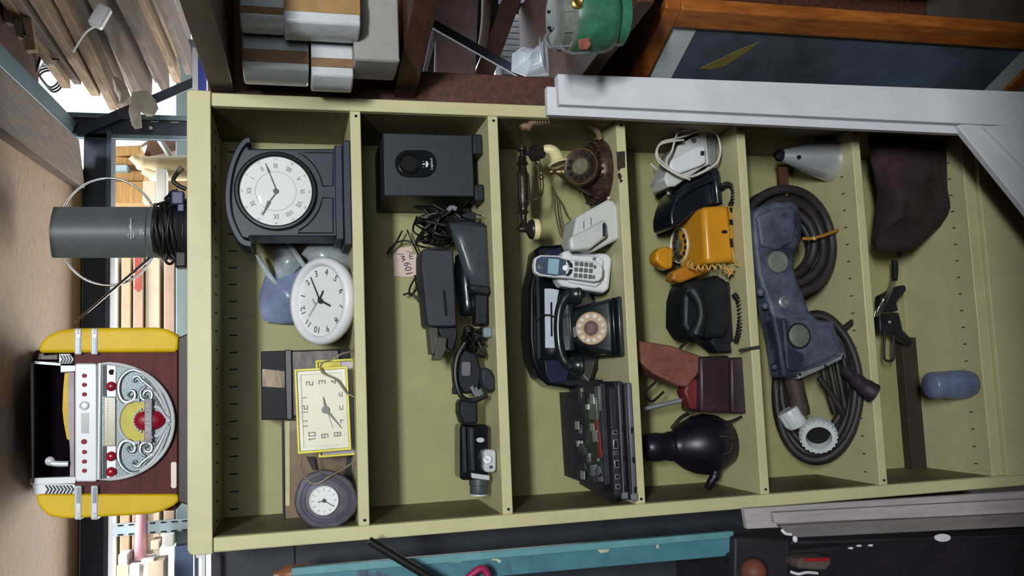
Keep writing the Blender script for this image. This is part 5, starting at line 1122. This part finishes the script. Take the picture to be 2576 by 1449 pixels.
zt5 = (fl[0].z+fl[3].z)/2; xr, xl = fl[0].x, fl[3].x
m = M(); m.hexa([(fl[2].x, .05, fl[2].z-.006), (fl[1].x, .05, fl[1].z-.006), (xr, .05, zt5), (xl, .05, zt5)], [(fl[2].x, .21, fl[2].z-.006), (fl[1].x, .21, fl[1].z-.006), (xr, .20, zt5+.008), (xl, .20, zt5+.008)])
part('body', m, YP, yp, bevel=.014, seg=4, smooth=60)
bpz = part('back_plate', M().box(at(1848, 662, .06).x, at(1840, 520, .06).x, .052, .2, z4, at(1838, 590, .052).z), mat('dark_yellow_plastic', (176, 132, 30), .45), yp, bevel=.002)
for p0, p1 in ((522, 534), (552, 566), (600, 622)): part('slot', M().ext([(1836, p0), (1843, p0), (1845, p1), (1838, p1)], .0495, .004), HOLE, bpz)
part('keyhole', M().ext(rrect(1816, 579, 1830, 587, 4), .048, .004), HOLE, yp)
dcn = onz(1711, 617, zt5+.006)
f = Fr((dcn.x, dcn.y, zt5+.005), X, Vector((0, .15, .008)))
dl = part('dial_rim', f.disc(.050, .0, .007, 44, .046), mat('cream_rim', (226, 220, 200), .35), yp, bevel=.0015)
part('dial_well', f.disc(.0455, .0005, .002, 44), mat('brown_grey_well', (78, 66, 62), .4, var=.2, scale=40), dl)
for k in range(10):
    q = R(40+30*k); part('finger_hole', f.disc(.006, .0022, .0034, 14, None, .033*math.cos(q), .033*math.sin(q)), BLACK, dl)
part('dial_hub', f.disc(.016, .002, .0045, 24), mat('grey_olive_card', (112, 108, 86)), dl)
part('handset_end', M().ext([(1676, 620), (1695, 624), (1694, 672), (1682, 678), (1664, 668), (1649, 655), (1651, 634), (1662, 622)], .12, .05), YP, yp, bevel=.012, seg=4, smooth=60)
part('handset_seam', M().ext([(1680, 621), (1682, 621), (1681, 677), (1679, 677)], .1195, .004), mat('dark_yellow_plastic', (176, 132, 30)), yp)
part('cradle_arm', M().ext([(1722, 670), (1788, 666), (1780, 686), (1712, 711), (1690, 703), (1696, 682)], .12, .05), mat('orange_yellow_plastic', (190, 124, 36), .4), yp, bevel=.006)
YC = mat('pale_yellow_cord', (212, 170, 96), .45)
part('coil_cord', M().tube(helix([at(1732, 664, .09), at(1752, 672, .06), at(1790, 674, .045), at(1820, 672, .04), at(1832, 684, .035), at(1842, 676, .03), at(1836, 690, .03), at(1828, 680, .03)], .0075, 15), .0022, 6, sm=1), YC, yp, smooth=60)
part('cord_tail', M().tube([at(1842, 630, .04), at(1848, 650, .035), at(1852, 668, .03), at(1866, 660, .03), at(1858, 672, .03)], .0026, 6), YC, yp, smooth=60)
b2 = thing('black_coil_phone', 'dull black telephone lying with its coiled cord left of the yellow telephone', 'telephone', at(1855, 780, .08))
DB = mat('dull_black_plastic', (24, 28, 32), .5, var=.2, scale=20, spec=.35)
part('body', M().ext([(1730, 712), (1806, 690), (1832, 706), (1842, 816), (1826, 852), (1740, 852), (1719, 818), (1720, 750)], .08, .12), DB, b2, bevel=.012, seg=3, smooth=50)
part('handset', M().tube([at(1742, 730, .07), at(1760, 760, .06), at(1764, 800, .06), at(1750, 840, .07)], [.02, .016, .014, .014, .016, .02], 14), DB, b2, smooth=60)
part('foot', M().ext([(1800, 700), (1846, 712), (1856, 850), (1820, 880), (1790, 858)], .09, .10), BLACK, b2, bevel=.006)
part('line_box', M().ext([(1786, 856), (1838, 862), (1842, 886), (1806, 886)], .07, .06), BLACK, b2, bevel=.004)
part('coil_cord', M().tube(helix([at(1846, 740, .05), at(1858, 760, .045), at(1862, 800, .045), at(1858, 836, .045), at(1850, 862, .05)], .006, 17), .0022, 6, sm=1), CORDB, b2, smooth=60)
bc = thing('brown_leather_case', 'worn reddish brown leather flap case with dark box below it', 'case', at(1885, 970, .1))
LT = mat('worn_brown_leather', (132, 82, 70), .5, var=.2, scale=18, bump=.2, dirt=((84, 50, 42), 9, .6)); LD = mat('dark_oxblood_leather', (52, 34, 42), .45, var=.2, scale=14)
part('flap', M().ext([(1604, 856), (1692, 870), (1768, 897), (1772, 906), (1754, 945), (1730, 974), (1706, 971), (1644, 940), (1604, 905)], .07, .08), LT, bc, bevel=.012, seg=3, smooth=60)
part('red_side', M().ext([(1738, 945), (1758, 955), (1756, 1032), (1738, 1029), (1720, 985)], .08, .05), mat('red_brown_leather', (112, 42, 40), .45, var=.2), bc, bevel=.006)
part('box', M().ext([(1760, 897), (1838, 894), (1840, 1040), (1762, 1037)], .06, .12), LD, bc, bevel=.008)
part('box_side', M().ext([(1838, 900), (1886, 897), (1888, 1042), (1840, 1040)], .05, .12), LD, bc, bevel=.006)
part('strap', M().tube([at(px, py, .14) for px, py in ((1705, 885), (1725, 862), (1760, 850), (1800, 852), (1840, 866), (1880, 878), (1890, 900), (1886, 930))], .004, 7), CORDB, bc, smooth=60)
part('strap', M().tube([at(px, py, .16) for px, py in ((1650, 960), (1622, 990), (1640, 1010), (1670, 985))], .0035, 7), CORDB, bc, smooth=60)
part('strap', M().tube([at(px, py, .06) for px, py in ((1790, 1050), (1830, 1062), (1866, 1048))], .0035, 7), CORDB, bc, smooth=60)
solo('steel_rod', M().cyl(at(1614, 1030, .15), at(1718, 1006, .12), .006, n=10), GREYPL, 'thin grey rod behind the brown leather case', 'rod', smooth=60)
kt = thing('dark_kettle', 'round dark kettle with short neck and ring handle at the left of the fourth shelf', 'kettle', at(1822, 1121, .14))
KM = mat('sooty_metal', (26, 24, 38), .38, .2, var=.3, scale=12)
kx = at(1760, 1118, .14).x; kz = lambda px: at(px, 1118, .14).z
part('body', M().lathe((kx, .14, 0), Z, [(.03, z4), (.055, z4+.006), (.074, kz(1800)), (.079, kz(1772)), (.074, kz(1745)), (.06, kz(1718)), (.045, kz(1700)), (.036, kz(1690)), (.035, kz(1665)), (.037, kz(1652)), (.036, kz(1640)), (.033, kz(1625)), (.026, kz(1618)), (.001, kz(1616))], 36), KM, kt, smooth=60)
part('neck_band', M().lathe((kx, .14, 0), Z, [(.0372, kz(1688)), (.0385, kz(1684)), (.0372, kz(1680))], 32), KM, kt)
part('handle', M().tube([at(1812, 1098, .06), at(1832, 1100, .05), at(1842, 1116, .05), at(1836, 1136, .05), at(1820, 1142, .06)], .0035, 8), CORDB, kt, smooth=60)
part('spout', M().tube([at(1790, 1168, .12), at(1800, 1190, .11), at(1790, 1210, .11), at(1780, 1226, .12)], [.018, .014, .011, .010], 12), KM, kt, smooth=60)
part('strap', M().tube([at(1732, 1040, .1), at(1712, 1052, .1), at(1690, 1078, .1)], .005, 8), CORDB, kt)
# ---------------------------------------------------------------- fifth compartment
z5 = ZS[4]
ls = thing('lamp_shade', 'polished chrome cone lamp shade standing mouth down on the fifth shelf', 'lamp shade', at(2092, 410, .1))
c0, c1 = at(1966, 391, .095), at(2088, 403, .105); d = (c1-c0).normalized(); L = (c1-c0).length
r0, r1 = pxm(1966, 392, .095)*15, pxm(2092, 410, .1)*53
part('cone', M().lathe(c0, d, [(.004, 0), (r0*.9, .0005), (r0, .004), (r0+(r1-r0)*.5, L*.48), (r1, L), (r1-.0015, L), (r0+(r1-r0)*.5-.002, L*.48), (r0-.002, .006)], 48), mat('polished_steel', (214, 218, 224), .26, .6, var=.02), ls, smooth=50)
part('collar', M().lathe(c0-d*.013, d, [(r0*.7, 0), (r0*1.02, .002), (r0*1.02, .012), (r0*.9, .0135)], 24), BLACK, ls, smooth=40)
part('cap', M().lathe(c0-d*.022, d, [(.004, 0), (.009, .002), (.010, .0095)], 20), CHROME, ls, smooth=40)
u = (CAM-(c0+d*.035)); u = (u-d*u.dot(d)).normalized(); hr = r0+(r1-r0)*.24
part('vent_hole', M().cyl(c0+d*L*.235+u*(hr-.002), c0+d*L*.235+u*(hr+.0022), .0058, n=18), HOLE, ls)
part('arm', M().box(at(1985, 490, .12).x, at(1985, 420, .12).x, .12, .135, at(1984, 460, .12).z, at(1962, 460, .12).z), mat('red_brown_bracket', (82, 54, 40), .5), ls)
HOSE = mat('dusty_black_hose', (44, 40, 42), .55, var=.25, scale=18)
hc = thing('hose_coil', 'coil of black hose tied with orange tape behind the grey machine housing', 'hose', at(2115, 620, .12))
cc = at(1966, 612, .13); sp = pxm(1992, 612, .13)
r5 = random.Random(2)
for k, (R_, dy) in enumerate([(122, -.035), (118, -.012), (120, .012), (116, .036), (98, -.03), (96, -.004), (99, .022), (78, -.02), (80, .010)]):
    rr_ = R_*sp; m = M(); ph = r5.uniform(0, 6)
    m.tube([cc+X*rr_*math.cos(q)*1.06+Z*(rr_*math.sin(q)-.003)+Y_*(dy*.9+.004*math.sin(3*q+ph)) for q in (2*math.pi*i/28 for i in range(28))], .0125, 9, closed=True, sm=2)
    part('hose_turn', m, HOSE, hc, smooth=60)
OT = mat('orange_tape', (176, 122, 40), .5)
part('tie', M().tube([at(2018, 600, .075), at(2040, 600, .066), at(2066, 594, .064), at(2092, 585, .07), at(2108, 578, .09)], .0045, 8), OT, hc)
part('tie_knot', M().ell(at(2048, 600, .062), .006, .005, .006, 10), mat('pale_orange_knot', (210, 170, 90), .5), hc)
part('loose_end', M().tube([at(1990, 478, .12), at(1980, 488, .1), at(1970, 505, .09)], .0025, 6), OT, hc)
gh = thing('machine_housing', 'long corroded blue grey cast metal machine housing with round bosses', 'machine part', at(2050, 730, .04))
CAST = mat('corroded_cast_metal', (86, 94, 112), .6, .15, var=.25, scale=20, bump=.5, dirt=((44, 46, 64), 9, .50))
ol = [(1899, 530), (1918, 516), (1946, 508), (1997, 504), (2012, 520), (2020, 560), (2018, 604), (1998, 640), (1998, 670), (2008, 706), (2024, 742), (2038, 784), (2060, 804), (2098, 808), (2110, 842), (2124, 880), (2116, 902), (2060, 928), (2008, 950), (1970, 950), (1962, 900), (1956, 860), (1944, 802), (1934, 760), (1918, 720), (1908, 690), (1902, 640), (1896, 580)]
cx5 = sum(p[0] for p in ol)/len(ol); cy5 = sum(p[1] for p in ol)/len(ol)
m = M().ext(ol, .012, .066); part('casting', m, CAST, gh, bevel=.009, seg=3, smooth=45)
part('upper_lug', M().ext([(1904, 545), (1950, 522), (2000, 520), (2008, 560), (1996, 610), (1960, 630), (1915, 620)], .003, .02), CAST, gh, bevel=.008, seg=3, smooth=45)
part('lower_plate', M().ext([(1968, 800), (2034, 800), (2056, 818), (2092, 822), (2112, 876), (2106, 894), (2056, 916), (2006, 936), (1980, 930)], .003, .02), CAST, gh, bevel=.006, seg=3, smooth=45)
part('flange_edge', M().ext([(2008, 940), (2060, 922), (2116, 896), (2122, 886), (2118, 904), (2062, 932), (2010, 954)], .007, .055), mat('pale_cast_edge', (150, 156, 158), .5, .3, var=.2, scale=40), gh, bevel=.002)
for px, py in ((2012, 942), (2076, 920)): part('bolt_hole', M().cyl(at(px, py, .008), at(px, py, .005), .004, n=12), HOLE, gh)
DISC = mat('pale_zinc_disc', (128, 132, 126), .5, .2, var=.1, scale=50)
part('boss', M().lathe(at(1953, 660, .013), -Y_, [(.029, 0), (.029, .010), (.026, .013), (.001, .013)], 32), DISC, gh, smooth=40)
part('boss', M().lathe(at(1971, 760, .013), -Y_, [(.017, 0), (.017, .007), (.013, .010), (.009, .010), (.008, .004), (.001, .004)], 24), mat('zinc_bolt', (140, 146, 152), .4, .4), gh, smooth=40)
b = part('boss', M().lathe(at(2008, 845, .003), -Y_, [(.029, 0), (.029, .006), (.026, .008), (.001, .008)], 32), mat('olive_cap', (108, 112, 100), .5, var=.1, scale=40), gh, smooth=40)
part('seal_ring', M().lathe(at(2008, 845, .003), -Y_, [(.033, 0), (.033, .005), (.029, .006), (.029, 0)], 36), BLACK, gh)
for px, py, r in ((1914, 735, .012), (1948, 922, .010), (1925, 770, .010), (1960, 580, .006)): part('lug', M().ell(at(px, py, .011), r, .010, r, 12), CAST, gh)
solo('wood_roller', M().lathe(at(1992, 940, .085), at(2018, 1052, .085)-at(1992, 940, .085), [(.024, 0), (.024, .1), (.022, .112), (.001, .112)], 24), mat('brown_fibre_roller', (74, 58, 54), .65, var=.2, scale=25), 'brown fibre roller below the corroded machine housing', 'roller', smooth=45)
lc = thing('hose_coil', 'larger loose coil of black hose at the left of the fifth shelf', 'hose', at(2168, 970, .1))
c2 = (2055, 975)
def coilpt(px, py, e): v = at(px, py, .03+.17*max(0, (2165-px))/220+e); v.z = max(v.z, z5+.011); return v
for k in range(11):
    fx = 110-6*(k % 6)-r5.uniform(0, 8); fy = 188-13*(k % 6)-r5.uniform(0, 10); ph = r5.uniform(0, 6)
    m = M(); pts = []
    for i in range(26):
        q = 2*math.pi*i/26
        pts.append(coilpt(c2[0]+fx*math.cos(q)+4*math.sin(2*q+ph), c2[1]+fy*math.sin(q), .010*(k % 6)*.8+(.02 if k > 5 else 0)+.005*math.sin(2*q+ph)))
    m.tube(pts, .0105, 8, closed=True, sm=2); part('hose_turn', m, HOSE, lc, smooth=60)
part('hose_end', M().tube([at(2126, 930, .03), at(2156, 958, .0), at(2184, 980, -.022), at(2200, 990, -.028)], [.016, .02, .024, .025], 16), mat('dark_purple_rubber', (40, 34, 44), .6, var=.15), lc, smooth=60)
part('hose_strand', M().tube([at(2060, 950, .07), at(2090, 990, .066), at(2125, 1050, .07), at(2130, 1110, .09)], .008, 10), HOSE, lc, smooth=60)
for k in range(4): part('hose_strand', M().tube([at(2068+18*k, 920-6*k, .075), at(2082+18*k, 980, .072), at(2100+14*k, 1040, .075)], .0075, 8), HOSE, lc, smooth=60)
PVC = mat('white_pvc', (206, 214, 214), .4, var=.06, scale=18)
pc = thing('pipe_collar', 'ribbed white plastic pipe collar lying in front of the loose hose coil', 'collar', at(2095, 1100, .03))
c0 = at(2058, 1094, .05); nrm = (Vector((-.38, -.75, -.30))*.0+Vector((-.42, -.80, .42))).normalized()
r = pxm(2058, 1094, .05)*44
part('ring', M().lathe(c0-nrm*.016, nrm, [(r*.98, 0), (r, .004), (r, .030), (r*.97, .034), (r*.72, .034), (r*.70, .030), (r*.68, .008), (r*.60, .006)], 44, caps=False), PVC, pc, smooth=40)
uu = nrm.orthogonal().normalized(); vv = nrm.cross(uu)
for k in range(22):
    q = 2*math.pi*k/22; o_ = uu*math.cos(q)+vv*math.sin(q); part('rib', M().obox(c0+o_*r+nrm*.001, o_*.003, nrm*.014, nrm.cross(o_)*.0028), PVC, pc, bevel=.0008)
part('bore', M().lathe(c0-nrm*.012, nrm, [(r*.70, 0), (r*.70, .004)], 32), HOLE, pc)
pe = thing('pipe_elbow', 'smaller white plastic pipe end tucked behind the ribbed collar', 'pipe end', at(2012, 1055, .1))
a, b = at(1982, 1030, .09), at(2010, 1075, .085)
part('tube', M().lathe(a, b-a, [(.026, 0), (.028, .006), (.028, .045), (.024, .05), (.020, .05), (.018, .02)], 28), PVC, pe, smooth=40)
for k in range(7):
    q = R(60+k*40); ax = (b-a).normalized(); u = ax.orthogonal().normalized(); v = ax.cross(u); o_ = u*math.cos(q)+v*math.sin(q)
    part('rib', M().obox(a+o_*.028+ax*.022, o_*.0025, ax*.018, ax.cross(o_)*.003), PVC, pe)
solo('dark_pipe_stub', M().cyl(at(2108, 838, .07), at(2166, 795, .06), .0085, .0085, 14), mat('dark_iron', (46, 44, 44), .5, .4), 'short dark iron pipe sticking out beside the machine housing', 'pipe', smooth=50)
solo('long_skewer', M().cyl(at(1858, 882, .0), at(1912, 872, -.02), .0035, n=8), mat('dark_iron', (46, 44, 44)), 'thin dark rod poking past the fourth shelf edge', 'rod', smooth=50)

# ---------------------------------------------------------------- bottom compartment
CLO = mat('dark_maroon_cloth', (50, 32, 36), .9, var=.3, scale=10, bump=.4)
solo('cloth_bundle', crumple([(2180, 326), (2280, 322), (2360, 332), (2372, 350), (2385, 375), (2398, 420), (2396, 480), (2380, 530), (2350, 560), (2336, 600), (2300, 618), (2246, 632), (2212, 640), (2206, 600), (2196, 500), (2186, 400)], .09, .085, .026, 16, 6, 12), CLO, 'dark maroon cloth bundle filling the right of the bottom compartment', 'cloth', smooth=60)
solo('cloth_fold', crumple([(2365, 400), (2390, 374), (2420, 372), (2452, 398), (2420, 412), (2390, 424)], .08, .02, .008, 20, 3), CLO, 'fold of dark cloth beside the white diagonal brace', 'cloth', smooth=60)
wt = thing('wire_whisk', 'chrome wire whisk among dark tools at the right of the bottom compartment', 'whisk', at(2290, 760, .15))
m = M()
for k in range(5): m.tube([at(2252-k*2, 700, .18), at(2244-k*4, 730+k*3, .17-.006*k), at(2226-k*5, 768+k*2, .165), at(2212-k*3, 796, .17)], .0013, 6)
part('wires', m, CHROME, wt, smooth=60, kind='stuff')
part('handle', M().tube([at(2250, 655, .19), at(2252, 680, .185), at(2250, 704, .18)], .009, 10), BLACK, wt, smooth=60)
dt = thing('dark_tool', 'dark metal clamp with looped end beside the wire whisk', 'tool', at(2290, 850, .2))
TM = mat('dark_tool_steel', (44, 44, 52), .45, .4, var=.25, scale=25)
part('jaw', M().ext([(2212, 790), (2262, 786), (2272, 830), (2300, 858), (2294, 868), (2250, 842), (2214, 838)], .17, .03), TM, dt, bevel=.004)
part('loop', M().tube([at(2226, 836, .165), at(2224, 880, .165), at(2226, 904, .165), at(2238, 908, .165), at(2248, 900, .165), at(2248, 846, .165)], .0035, 8), TM, dt, smooth=60)
part('pivot', M().cyl(at(2238, 810, .17), at(2238, 810, .162), .004, n=14), GREYPL, dt)
solo('black_grip_tool', M().ext([(2216, 744), (2262, 720), (2278, 716), (2282, 730), (2256, 760), (2262, 782), (2218, 784)], .19, .03), BLACK, 'black gripped tool lying under the wire whisk', 'tool', bevel=.005)
solo('dark_strip', M().box(at(2250, 1220, .25).x, at(2250, 850, .25).x, .25, .285, ZB, ZB+.05), mat('dark_brown_strip', (52, 42, 34), .7, var=.2), 'dark brown strip lying along the back of the bottom compartment', 'strip', bevel=.002)  # plain dark brown strip along the foot of the back panel
jr = thing('blue_tumbler', 'hazy blue grey ribbed tumbler standing on the bottom shelf', 'tumbler', at(2470, 970, .035))
jx = at(2405, 967, .04); zz_ = lambda px: at(px, 967, .04).z
JG = mat('hazy_blue_glass', (108, 120, 150), .3, var=.12, scale=25)
part('body', M().lathe((jx.x, .04, 0), Z, [(.024, ZB), (.033, ZB+.005), (.036, ZB+.02), (.0375, zz_(2400)), (.0365, zz_(2372)), (.035, zz_(2368)), (.0365, zz_(2364)), (.037, zz_(2350)), (.035, zz_(2342)), (.031, zz_(2338)), (.001, zz_(2337))], 36), JG, jr, smooth=50)
for k in range(14):
    q = 2*math.pi*k/14; part('rib', M().obox((jx.x+.0372*math.cos(q), .04+.0372*math.sin(q), (ZB+.02+zz_(2385))/2), Vector((math.cos(q), math.sin(q), 0))*.001, Vector((-math.sin(q), math.cos(q), 0))*.002, Z*((zz_(2385)-ZB-.02)/2)), JG, jr)
m = M()
for k in range(4): m.cyl(at(2322+9*k, 1188+k*1.5, .2896), at(2322+9*k, 1188+k*1.5, .2925), .003, n=8)
for px, py in ((2298, 704), (2322, 703)): m.cyl(at(px, py, .2896), at(px, py, .2925), .004, n=8)
part('punched_holes', m, HOLE, bk, kind='stuff')
